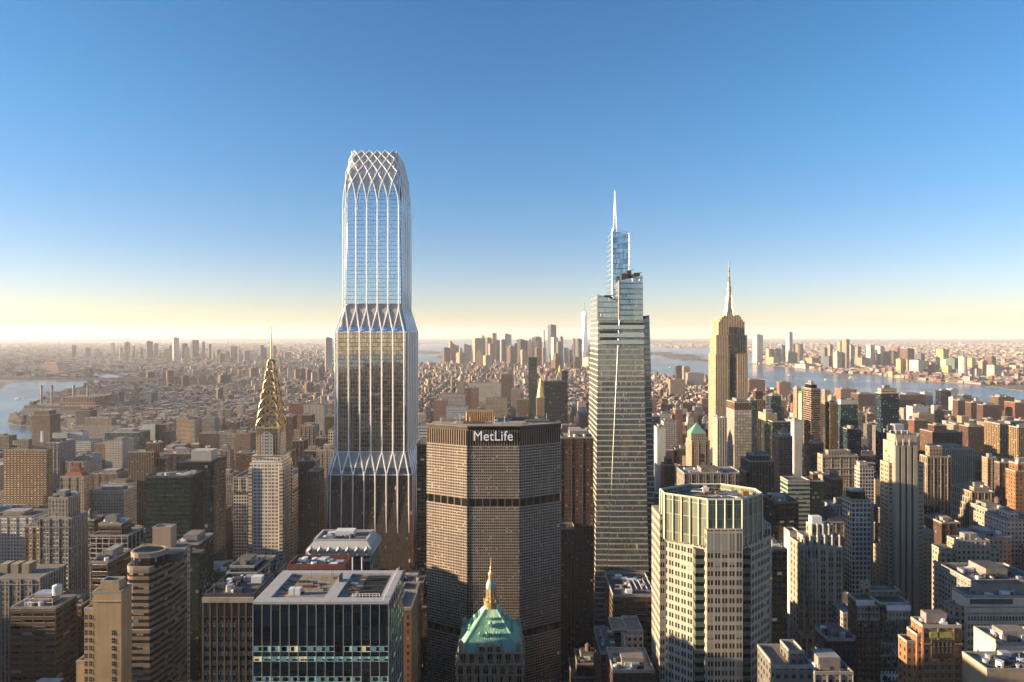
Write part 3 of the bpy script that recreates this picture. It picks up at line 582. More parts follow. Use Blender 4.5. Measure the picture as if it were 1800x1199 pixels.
def arch_pts(cx, z0, hw, rise, n=12):   # parabola-like arch from the left foot to the right
    out = []
    for i in range(n+1):
        a = math.pi*(1-i/n); out.append((cx+hw*math.cos(a), z0+rise*math.sin(a)**.9))
    return out
def spire_tower():      # white brick tower with the nested steel arches
    xc, yc = -262.5, 701.
    root = thing('art_deco_skyscraper', 'white brick tower with nested golden steel arches and a needle spire', 'skyscraper', (xc, yc, 2))
    wb = facade('facade_whitebrick', wall=(.80, .77, .70), span=(.80, .77, .70), glass=(.015, .015, .018), WU=.62, WV=.5, pair=.06, blind=.12)
    wb2 = facade('facade_whitebrick_side', wall=(.60, .57, .52), span=(.16, .14, .12), WU=.6, WV=.45, blind=.1)
    steel = plain('nickel_steel', (.50, .38, .23), rough=.27, metal=.92, noise=.3, scale=.5)
    dk = plain('arch_window', (.06, .045, .03), rough=.3, noise=.2)
    zt = PZ(802, 688)
    bodies = [(17.2, 15.2, 2, PZ(813, 686)), (15.6, 14, PZ(813, 686), zt)]
    for hw, hd, a, b in bodies:
        m = MB(); m.box(xc-hw, xc+hw, yc-hd, yc+hd, a, b, 0, 1, bay=3.9, flr=3.75, vtop=.4); m.build('shaft', [wb, ROOF[1]], root)
    # corner pavilions with banded balconies
    for sx in (-1, 1):
        for sy in (-1, 1):
            m = MB(); m.box(xc+sx*16.4-1.9, xc+sx*16.4+1.9, yc+sy*14.4-1.9, yc+sy*14.4+1.9, 2, PZ(822, 686), 0, 0, bay=4, flr=3.75, vtop=.4); m.build('corner_pier', facade('facade_cornerband', wall=(.62, .58, .53), span=(.62, .58, .53), WU=1, WV=.36, blind=.7), root)
            m = MB(); a, b = xc+sx*15.9, yc+sy*14.1; m.tube([(a, b, zt-.5), (a+sx*2.4, b+sy*2.4, zt+1.2), (a+sx*3.6, b+sy*3.6, zt+.9)], .8, 0, 6, r2=.25); m.build('eagle_gargoyle', steel, root)
    m = MB(); m.box(xc-16.2, xc+16.2, yc-14.6, yc+14.6, zt, zt+.7); m.build('eagle_terrace', STONE, root)
    # crown drum
    w0 = 11.6; za = PZ(762, 690); m = MB(); m.box(xc-w0, xc+w0, yc-w0, yc+w0, zt+.7, za, 0, 0, bay=3.3, flr=3.6, vtop=.3)
    m.build('crown_shaft', [facade('facade_steelpier', wall=(.70, .56, .36), span=(.42, .36, .28), WU=.42, WV=.5, rough=.25)], root)
    # white arched panel on each side
    def arch_face(m, cx, z0, hw, rise, z_s, dist, thick, mi=0, ang=0):
        P = arch_pts(0, z_s, hw, rise); P = [(-hw, z0)]+P+[(hw, z0)]
        ca, sa = math.cos(ang), math.sin(ang)
        def T(x, y, z): return (xc+x*ca-y*sa, yc+x*sa+y*ca, z)
        m.quad([T(x, -dist-thick, z) for x, z in P][::-1] if False else [T(x, -dist-thick, z) for x, z in reversed(P)], mi)
        for (x1, z1), (x2, z2) in zip(P, P[1:]): m.quad([T(x1, -dist-thick, z1), T(x2, -dist-thick, z2), T(x2, -dist, z2), T(x1, -dist, z1)], mi)
    def T(ang, x, y, z): return (xc+x*math.cos(ang)-y*math.sin(ang), yc+x*math.sin(ang)+y*math.cos(ang), z)
    for k in range(4):
        ang = k*math.pi/2
        m = MB(); arch_face(m, xc, zt+.7, 8.2, 7.5, za-4, w0, .5, ang=ang); m.build('arch_surround', steel, root)
        m = MB(); arch_face(m, xc, zt+.7, 6.6, 6.2, za-4, w0+.5, .4, ang=ang); wp = m.build('arch_panel', plain('white_brick', (.6, .57, .52), noise=.1), root)
        m = MB()
        for rr in range(9):
            z = zt+2.5+rr*3.55
            for cc, wd in ((-4.4, 1.1), (-1.15, 1.6), (1.15, 1.6), (4.4, 1.1)):
                if rr > 7 and abs(cc) > 2: continue
                a, b = cc-wd/2, cc+wd/2
                m.quad([T(ang, a, -w0-.95, z), T(ang, b, -w0-.95, z), T(ang, b, -w0-.95, z+1.8), T(ang, a, -w0-.95, z+1.8)])
        m.build('window_group', dk, root)
    # nested arch tiers: crossed vaults, each stepping in and up
    tiers = [(11.7, 750, 730.5), (10.8, 736, 715), (9.7, 720, 699.5), (8.2, 703, 682.5), (6.5, 687, 666), (4.9, 670, 648), (3.3, 652, 632)]
    for q, (hw, ys, ya) in enumerate(tiers):
        z_s, z_a = PZ(ys, 690)-2, PZ(ya, 690); zb = PZ(764, 690) if q == 0 else PZ(tiers[q-1][1], 690)-4
        for ang in (0, math.pi/2):
            P = [(-hw, zb)]+arch_pts(0, z_s, hw, z_a-z_s, 14)+[(hw, zb)]; m = MB(); D = hw*.98
            m.quad([T(ang, x, -D, z) for x, z in reversed(P)]); m.quad([T(ang, x, D, z) for x, z in P])
            for (x1, z1), (x2, z2) in zip(P, P[1:]): m.quad([T(ang, x1, -D, z1), T(ang, x2, -D, z2), T(ang, x2, D, z2), T(ang, x1, D, z1)])
            m.build('arch_tier', steel, root)
        nt_ = 5
        for k in range(4):
            ang = k*math.pi/2; m = MB(); rise = z_a-z_s
            for i in range(nt_):
                a = math.pi*(i+.5)/nt_; da = math.pi/nt_*.30; R1, R2 = .90, .60
                def P_(aa, rr): return (hw*rr*math.cos(aa), z_s+rise*rr*math.sin(aa)**.9)
                p1, p2, p3 = P_(a, R1), P_(a+da, R2), P_(a-da, R2)
                m.quad([T(ang, p[0], -hw*.98-.12, p[1]) for p in (p1, p2, p3)])
            m.build('triangle_window', dk, root)
            # raised rim along the arch
            m = MB(); A = arch_pts(0, z_s, hw, rise, 14); m.tube([T(ang, x, -hw*.98-.3, z) for x, z in A], .6, 0, 5); m.build('arch_rim', steel, root)
    m = MB(); zz = [PZ(y, 690) for y in (648, 632, 626, 600, 573)]
    m.lathe(xc, yc, [(3.2, zz[0]), (1.7, zz[1]), (1.3, zz[2])], 4); m.lathe(xc, yc, [(1.3, zz[2]), (.95, zz[3]), (.35, zz[4])], 8); m.build('spire', steel, root)
    foot(xc-18, xc+18, yc-16, yc+16, 436, 516, 990, 'white needle-spired tower', 573)
spire_tower()

def glass_spire_tower():        # tapering four-piece glass tower
    root = thing('glass_skyscraper', 'tapering pale glass skyscraper with slanted stepped tops and a thin mast', 'skyscraper', (120, 640, 2))
    g = SM('vanderbilt'); bay, flr = SB('vanderbilt')
    Y = 600.; zb = 2.
    def P(px, py, Y_): return (PX(px, Y_), PZ(py, Y_))
    def piece(nm, Yf, Yb, xb, xt, ztl, ztr, ybot=1150, leftb=None, topback=None, mat=g, zb_=None):
        # xb=(left,right) pixels at row ybot ; xt = pixels at top ; extrapolate to ground
        zbot = PZ(ybot, Yf); zt = max(PZ(ztl, Yf), PZ(ztr, Yf))
        def ex(a, b): s = (PX(a, Yf)-PX(b, Yf))/(zbot-zt); return PX(a, Yf)+s*((zb_ or zb)-zbot)
        L0, R0 = ex(xb[0], xt[0]), ex(xb[1], xt[1]); L1, R1 = PX(xt[0], Yf), PX(xt[1], Yf)
        p1 = [(L0, Yf-(8 if not zb_ else 0)), (R0, Yf-(8 if not zb_ else 0)), (R0, Yb), (L0, Yb)]; p2 = [(L1, Yf), (R1, Yf), (R1, Yb), (L1, Yb)]
        hl, hr = PZ(ztl, Yf), PZ(ztr, Yf)
        m = MB(); m.prism(p1, zb_ or zb, zt, 0, 1, bay, flr, poly2=p2, zt=[hl, hr, hr, hl], vtop=.5)
        return m.build(nm, [mat, ROOF[1]], root), (L1, R1, hl, hr)
    piece('glass_wing', Y+.6, Y+62, (1043, 1058), (1051.5, 1087), 562, 562)
    piece('glass_wing', Y, Y+58, (1059.6, 1140), (1089, 1131), 562, 562)
    piece('glass_wing', Y+12, Y+60, (1141, 1155), (1131.5, 1141.5), 562, 554)
    # open observation floors: dark strips painted on as the shade inside them
    dk = plain('recess_shade', (.04, .035, .03), rough=.5); edge = plain('terrace_edge', (.62, .62, .6), rough=.4, noise=.1); gl = plain('terrace_glass', (.42, .52, .55), rough=.08, metal=.6, noise=.1)
    for yy in (568, 582.5, 594.5):
        m = MB(); a, b = PZ(yy+3.5, Y), PZ(yy-1.2, Y); m.box(PX(1054.5, Y), PX(1131, Y), Y-.25, Y-.02, a, b); m.build('terrace_opening_shade', dk, root)
        m = MB(); m.box(PX(1053, Y), PX(1132, Y), Y-1.4, Y-.3, PZ(yy+9, Y), PZ(yy+3.6, Y)); m.build('glass_balustrade', gl, root)
        m = MB(); m.box(PX(1053, Y), PX(1132, Y), Y-1.6, Y-.3, PZ(yy+10, Y), PZ(yy+9.1, Y)); m.build('terrace_slab', edge, root)
    pal = SM('palegl')
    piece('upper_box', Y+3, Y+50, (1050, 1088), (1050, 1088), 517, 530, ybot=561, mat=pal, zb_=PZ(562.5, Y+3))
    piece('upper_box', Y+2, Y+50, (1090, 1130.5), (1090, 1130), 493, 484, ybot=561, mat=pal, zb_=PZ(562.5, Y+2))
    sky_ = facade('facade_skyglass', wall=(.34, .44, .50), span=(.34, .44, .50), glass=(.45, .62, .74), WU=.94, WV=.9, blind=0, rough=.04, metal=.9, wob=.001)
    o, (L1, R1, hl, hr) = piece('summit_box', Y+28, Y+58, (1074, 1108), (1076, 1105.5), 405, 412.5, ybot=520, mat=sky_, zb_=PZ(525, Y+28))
    # cross bracing seen through the summit glass
    pbl = plain('pale_blue_steel', (.42, .52, .58), rough=.4, metal=.3, noise=.1)
    for k in range(12):
        z = hl-5-k*7.8; m = MB(); m.bar((L1+.3, Y+27.7, z-1.2), (R1-.4, Y+27.7, z+1.2), .5); m.build('brace', pbl, root)
    for (a, b) in ((L1, hl), (R1, hr)): m = MB(); m.bar((a, Y+27.8, PZ(522, Y+28)), (a, Y+27.8, b+1.5), .35); m.build('corner_fin', pbl, root)
    m = MB(); m.bar((L1, Y+27.8, hl+1.5), (R1, Y+27.8, hr+1.5), .9); m.build('roof_edge', edge, root)
    # corner crack between the two main wings, edge fins
    for (a, b, ya, yb) in (((1059, 1150), (1088, 484), 0, 0),):
        pass
    z1, z0_ = PZ(562, Y), PZ(1150, Y)
    m = MB(); m.bar((PX(1059, Y), Y-6.2, z0_), (PX(1088, Y), Y-.3, z1), .28); m.build('edge_fin', STEEL, root)
    m = MB(); m.bar((PX(1088.5, Y), Y+1.5, z1), (PX(1088.5, Y), Y+1.5, PZ(493, Y)), 1.6); m.build('slot', dk, root)
    for nm, a, b, c, d, h in (('facade_crane', 1109, 1117, 20, 30, 9), ('roof_unit', 1117, 1128, 8, 20, 4), ('roof_unit', 1064, 1078, 8, 20, 4), ('roof_unit', 1096, 1108, 10, 22, 3)):
        zz = PZ(484, Y) if a > 1090 else PZ(524, Y); m = MB(); m.box(PX(a, Y), PX(b, Y), Y+c, Y+d, zz-3, zz+h*.7); m.bar((PX(a, Y), Y+c, zz+h*.7), (PX(b+4, Y), Y+c, zz+h*.8), .5); m.build(nm, DARKM, root)
    xs, ysp = PX(1081.5, Y+34), Y+36; zt = PZ(405, Y+34); tp = PZ(335, Y+36)
    m = MB(); N_ = 16
    for k in range(4):
        a = math.pi/4+k*math.pi/2; m.tube([(xs+2.2*math.cos(a), ysp+2.2*math.sin(a), zt-4), (xs+.35*math.cos(a), ysp+.35*math.sin(a), tp)], .26, 0, 4, r2=.14)
    for i in range(N_):
        z = zt+(tp-zt)*i/N_; rr = 2.3-1.8*i/N_
        m.box(xs-rr*.6, xs+rr*.6, ysp-rr*.6, ysp+rr*.6, z, z+.45)
    m.build('mast', WHITEM, root)
    foot(60, 158, 590, 665, 1030, 1157, 1050, 'tapering glass skyscraper', 335)
glass_spire_tower()

def limestone_tower():
    root = thing('limestone_skyscraper', 'stepped limestone skyscraper with silver mast and needle antenna', 'skyscraper', (PX(1286, 1350), 1350, 2))
    dk = plain('esb_spandrel', (.1, .085, .07))
    lm = facade('facade_limestone', wall=(.64, .52, .36), span=(.24, .17, .12), WU=.5, WV=.5, blind=.1)
    def T(nm, x0, x1, yt, dy, dd, bay=3.4, mat=lm, yb=None):
        Y = 1320+dy; m = MB(); m.box(PX(x0, Y), PX(x1, Y), Y, Y+dd, 2 if yb is None else PZ(yb, Y), PZ(yt, Y), 0, 1, bay=bay, flr=3.9, vtop=.3); return m.build(nm, [mat, STONE], root)
    T('wing', 1258, 1282, 622, 0, 48); T('wing', 1296, 1314.5, 622, 0, 48); T('shaft', 1259, 1313.5, 589, 3, 42); T('shaft', 1263, 1309, 565.5, 5, 38)
    T('recessed_bay', 1281, 1297, 575, 1.2, 6, 3.4, facade('facade_darkbay', wall=(.20, .15, .11), span=(.06, .05, .05), WU=.72, WV=.5, blind=.1))
    # the broad east face and its lower shoulders
    T('east_shoulder', 1256.5, 1300, 780, 6, 40)
    for i, (a, b, y1, y2) in enumerate(((1266, 1306, 565.5, 561), (1269, 1303, 561, 558), (1272, 1300, 558, 554.5))): T('crown_step', a, b, y1-4, 8+i*3, 32-i*6, 3.4, lm, y1)
    xc, yc = PX(1281.5, 1343), 1343.; s = 1343/F
    sv = plain('mast_silver', (.58, .42, .24), rough=.35, metal=.6, noise=.1)
    zz = lambda y: PZ(y, 1343)
    m = MB(); m.lathe(xc, yc, [(8.5, zz(556)), (8, zz(551)), (5.4, zz(542)), (4.3, zz(525)), (4., zz(512)), (4.8, zz(510)), (4.6, zz(507)), (3., zz(503)), (2.6, zz(499))], 16); m.cyl(xc, yc, 3.1, zz(499), zz(496)); m.build('mast', sv, root)
    for k in range(4):
        a = k*math.pi/2+math.pi/4; m = MB(); m.tube([(xc+11.5*math.cos(a), yc+11.5*math.sin(a), zz(556)), (xc+7*math.cos(a), yc+7*math.sin(a), zz(538)), (xc+5.4*math.cos(a), yc+5.4*math.sin(a), zz(520))], 1.5, 0, 5, r2=.5); m.build('mast_buttress', sv, root)
    m = MB(); m.lathe(xc, yc, [(3, zz(499)), (2.6, zz(497)), (1.6, zz(490)), (1.5, zz(471)), (.9, zz(470)), (.8, zz(461)), (.3, zz(459)), (.1, zz(450))], 8); m.build('antenna', plain('antenna_bronze', (.36, .24, .12), rough=.5, metal=.4), root)
    for z in (497, 493, 489, 478): m = MB(); m.cyl(xc, yc, 3.4-(497-z)*.05, zz(z), zz(z-1.2), 10, bottom=True); m.build('antenna_ring', DARKM, root)
    foot(PX(1250, 1320), PX(1316, 1320), 1318, 1372, 1246, 1316, 790, 'limestone skyscraper with needle antenna', 450)
limestone_tower()

def octagon_tower():
    root = thing('octagonal_tower', 'octagonal granite tower topped by a faceted pale green glass crown', 'skyscraper', (93, 306, 2))
    st = facade('facade_granite', wall=(.48, .45, .40), span=(.42, .40, .36), glass=(.02, .032, .028), WU=.72, WV=.56, pair=.07, blind=.12)
    Y = 290.
    f0, f1 = PX(1241, Y), PX(1304, Y); l, r_ = PX(1166, 304), PX(1356, 306); 
    ll = l
    poly = [(f0, Y), (f1, Y), (r_, 308), (r_, 322), (f1, 340), (f0, 340), (l, 322), (l, 306)]
    zs = PZ(962, Y)
    m = MB(); m.prism(poly, 2, zs, 0, 1, 3.1, 4.06, vtop=.35); m.build('facade', [st, ROOF[1]], root)
    # projecting front bay rising above the shoulder, glass corner strips
    m = MB(); m.box(f0, f1, Y-1.2, Y+6, 2, PZ(930, Y), 0, 1, bay=3.1, flr=4.06, vtop=.35); m.build('front_bay', [st, STONE], root)
    m = MB(); m.box(f0, f1, Y-1.35, Y-1.2, PZ(968, Y), PZ(934, Y), 0, 0, bay=3.1, flr=9, vtop=1); m.build('tall_windows', facade('facade_tallwin', wall=(.5, .45, .36), span=(.5, .45, .36), glass=(.16, .18, .17), WU=.7, WV=.9, pair=.05, blind=0), root)
    gs = facade('facade_cornerglass', wall=(.14, .18, .15), span=(.15, .2, .17), glass=(.01, .015, .014), WU=1, WV=.42, blind=0, rough=.08)
    for x0, x1, y0 in ((f0-4.6, f0-.05, Y+.6), (f1+.05, f1+4.2, Y+.6)):
        m = MB(); m.box(x0, x1, y0, y0+4, 2, zs-1.2, 0, 0, bay=5, flr=4.06, vtop=.35); m.build('corner_glass', gs, root)
    for (x0, x1, y0, y1, yy) in ((l-1.6, l+6.2, 304.5, 322, 905), (r_-6, r_+.9, 308.5, 322, 922)):
        m = MB(); m.box(x0, x1, y0, y1, 2, PZ(yy, y0), 0, 1, bay=3.1, flr=4.06, vtop=.35); m.build('side_bay', [st, STONE], root)
    # crown: faceted glass screen with fins, open in the middle
    cx = PX(1254, 305); zt = PZ(880, Y+1)
    gc = facade('facade_crownglass', wall=(.42, .42, .32), span=(.38, .39, .30), glass=(.20, .22, .16), WU=.88, WV=.94, blind=0, rough=.18, metal=.35)
    a0, a1 = PX(1244, Y+1.5), PX(1304, Y+1.5); b0, b1 = PX(1168.5, 302.5), PX(1339, 302.5)
    cp = [(a0, Y+1.5), (a1, Y+1.5), (b1, 302.5), (b1, 311), (a1, 321.5), (a0, 321.5), (b0, 311), (b0, 302.5)]
    m = MB(); m.prism(cp, zs-1, zt, 0, None, 2.3, 8.5, vtop=1.); m.build('glass_crown', gc, root)
    fin = plain('crown_fin', (.46, .46, .34), rough=.4, noise=.1)
    for i in range(8):
        p, q = cp[i], cp[(i+1) % 8]; L = math.hypot(q[0]-p[0], q[1]-p[1]); n = max(2, round(L/4.4)); nx, ny = (q[1]-p[1])/L, -(q[0]-p[0])/L
        for k in range(n+1):
            x, y = p[0]+(q[0]-p[0])*k/n, p[1]+(q[1]-p[1])*k/n
            m = MB(); m.prism([(x-.14+nx*.02, y-.14), (x+.14, y-.14), (x+.14+nx*.8, y+.14+ny*.8), (x-.14+nx*.8, y+.14+ny*.8)][:4], zs, zt+.6, 0, 0)
            m2 = MB(); m2.bar((x+nx*.35, y+ny*.35, zs), (x+nx*.35, y+ny*.35, zt+.5), .5); m2.build('crown_fin', fin, root)
        m = MB(); m.bar((*p, zt+.3), (*q, zt+.3), .9); m.bar((*p, zt-2), (*q, zt-2), .25); m.build('crown_rail', fin, root)
    # sunken roof and its steel trusses
    k = .88; mc = [(cx+(x-cx)*k, 311.5+(y-311.5)*k) for x, y in cp]
    m = MB(); m.prism(mc, zs, zt-2.4, 0, 0); m.build('roof_deck', plain('crown_roof', (.22, .2, .16), noise=.3), root)
    r = random.Random(12)
    for i in range(16):
        y = r.uniform(296, 317); a = cx+r.uniform(-17, 6); m = MB(); m.bar((a, y, zt-1.3), (a+r.uniform(6, 15), y+r.uniform(-7, 7), zt-.9), .4); m.build('roof_truss', r.choice([WHITEM, fin, DARKM]), root)
    for i in range(14):
        y = r.uniform(296, 317); a = cx+r.uniform(-18, 16); m = MB(); s = r.uniform(.8, 2); m.box(a, a+s*1.5, y, y+s, zt-2.4, zt-2.4+s); m.build('roof_unit', r.choice([WHITEM, STEEL, BRONZE]), root)
    foot(l-2, r_+1, 288, 341, 1152, 1357, 1199, 'octagonal tower with glass crown', 860)
octagon_tower()

def copper_roof_tower():
    xc, yc = PX(863, 392), 392.
    root = thing('pyramid_roof_tower', 'ornate stone tower with steep green copper pyramid roof and gilded lantern', 'tower', (xc, yc, 2))
    zb = PZ(1147, 375); hw, hd = 18.4, 17.
    st = facade('facade_ornate', wall=(.52, .43, .32), span=(.30, .24, .17), glass=(.02, .022, .02), WU=.52, WV=.6, pair=.07, blind=.2)
    stn = plain('ornate_stone', (.56, .45, .31), noise=.25, scale=.8)
    m = MB(); m.box(xc-hw-1.2, xc+hw+1.2, yc-hd-1.2, yc+hd+1.2, 2, zb-6.5, 0, 1, bay=5.2, flr=4.6, vtop=.4); m.build('wall', [st, stn], root)
    m = MB(); m.box(xc-hw, xc+hw, yc-hd, yc+hd, zb-6.5, zb-.6, 0, 1, bay=5.2, flr=4.8, vtop=.9); m.build('attic', [st, stn], root)
    for z, o, h in ((zb-6.9, 2.0, .7), (zb-.6, .8, .6), (zb-12.5, 1.9, .5)):
        m = MB(); m.box(xc-hw-o, xc+hw+o, yc-hd-o, yc+hd+o, z, z+h, bottom=True); m.build('cornice', stn, root)
    for i in range(8):
        x = xc-hw-.6+(2*hw+1.2)*i/7; m = MB(); m.cyl(x, yc-hd-1.7, .75, 2, zb-13, 8); m.build('column', stn, root)
        m = MB(); m.lathe(x, yc-hd-1.6, [(.5, zb-6.2), (.8, zb-5.2), (.3, zb-4.2), (.1, zb-3.4)], 8); m.build('urn', stn, root)
        if 0 < i < 7: m = MB(); m.lathe(x, yc-hd+.1, [(.45, zb), (.6, zb+.8), (.1, zb+1.7)], 6); m.build('urn', stn, root)
    for i in range(1, 7):
        y = yc-hd+2*hd*i/7
        for s in (-1, 1): m = MB(); m.lathe(xc+s*(hw+1.6), y, [(.5, zb-6.2), (.8, zb-5.2), (.1, zb-3.6)], 6); m.build('urn', stn, root)
    zt = PZ(1070, 390); tw = 3.4
    m = MB(); cp_ = plain('copper_sheet', (.30, .62, .45), rough=.55, noise=.28, scale=.35)
    base = rect(xc-hw+.6, xc+hw-.6, yc-hd+.6, yc+hd-.6); tp = rect(xc-tw, xc+tw, yc-tw, yc+tw)
    m.prism(base, zb, zt, 0, 0, poly2=tp); rf = m.build('roof', cp_, root)
    B_ = [Vector((*p, zb)) for p in base]; T_ = [Vector((*p, zt)) for p in tp]; cp2 = plain('copper_seam', (.42, .70, .50), rough=.5, noise=.2)
    sm_ = MB()
    for f in range(4):
        a, b, c, d = B_[f], B_[(f+1) % 4], T_[(f+1) % 4], T_[f]; n_ = (b-a).cross(d-a).normalized()
        for i in range(1, 24):
            t = i/24; sm_.bar(a.lerp(b, t)+n_*.05, d.lerp(c, t)+n_*.05, .16)
        sm_.bar(a, d, .8)
    o = sm_.build('standing_seam', cp2, root)
    # dormers in rows
    def dormer(f, s, t, k=1.):
        a, b, c, d = B_[f], B_[(f+1) % 4], T_[(f+1) % 4], T_[f]; p = a.lerp(b, s).lerp(d.lerp(c, s), t); n_ = [(0, -1), (1, 0), (0, 1), (-1, 0)][f]; w_ = .8*k
        m = MB(); q = p+Vector((n_[0], n_[1], 0))*.9; m.box(q.x-w_, q.x+w_, q.y-w_, q.y+w_, p.z-.5, p.z+1.5*k); m.lathe(q.x, q.y, [(w_*1.35, p.z+1.5*k), (w_*.9, p.z+2.2*k), (.1, p.z+2.7*k)], 8); m.build('dormer', [cp_], root)
    for f in range(4):
        for s in (.25, .42, .58, .75): dormer(f, s, .40, .8)
        for s in (.35, .5, .65): dormer(f, s, .80, .55)
        dormer(f, .5, .62, 1.2)
    for s in range(4):
        m = MB(); f = B_[s].lerp(T_[s], .06); m.lathe(f.x, f.y, [(1.5, zb-.5), (1.5, zb+4.2), (1.9, zb+4.4), (1.3, zb+5.4), (.1, zb+6.8)], 8); m.build('corner_turret', stn, root)
    m = MB(); m.box(xc-7, xc+7, yc-hd-.2, yc-hd+3, zb, zb+3.6, 0, 1, bay=4.6, flr=3.6, vtop=1.); m.build('loggia', [st, stn], root)
    for i in range(4): m = MB(); x = xc-7+14*i/3; m.lathe(x, yc-hd+.6, [(.6, zb+3.6), (.7, zb+4.6), (.1, zb+5.6)], 6); m.build('urn', stn, root)
    # lantern
    gl = plain('gilded_stone', (.50, .33, .15), rough=.45, metal=.35, noise=.35, scale=1.5)
    z = zt-.5; m = MB(); m.lathe(xc, yc, [(3., z-2), (3.5, z+1), (4.4, z+3.4), (4.5, z+4.6), (3.4, z+4.8), (3.3, z+6.4)], 12); m.cyl(xc, yc, 3.3, z+6.2, z+6.4, 12); m.build('lantern_base', gl, root)
    for i in range(8):
        a = 2*math.pi*i/8; m = MB(); m.cyl(xc+2.5*math.cos(a), yc+2.5*math.sin(a), .42, z+6.4, z+12.2, 6); m.build('lantern_column', gl, root)
        m = MB(); m.lathe(xc+4.1*math.cos(a), yc+4.1*math.sin(a), [(.35, z+4.7), (.5, z+5.3), (.1, z+6.2)], 6); m.build('urn', gl, root)
    m = MB(); m.cyl(xc, yc, 1.5, z+6.4, z+12.2, 8); m.build('lantern_core', plain('lantern_copper', (.25, .35, .26)), root)
    m = MB(); m.lathe(xc, yc, [(3.1, z+12.2), (3.1, z+13), (2.9, z+15), (2.2, z+17), (1.5, z+17.8)], 12); m.build('lantern_dome', plain('lantern_dome', (.27, .40, .30), rough=.4, metal=.4), root)
    m = MB(); m.lathe(xc, yc, [(1.5, z+17.8), (1.5, z+20.6), (1.9, z+21), (1.2, z+22.4), (.6, z+23.4), (.9, z+24.4), (.4, z+25.5), (.2, z+31)], 10); m.build('finial', gl, root)
    foot(xc-20, xc+20, yc-19, yc+19, 798, 930, 1199, 'green pyramid-roofed stone tower', 1000)
copper_roof_tower()

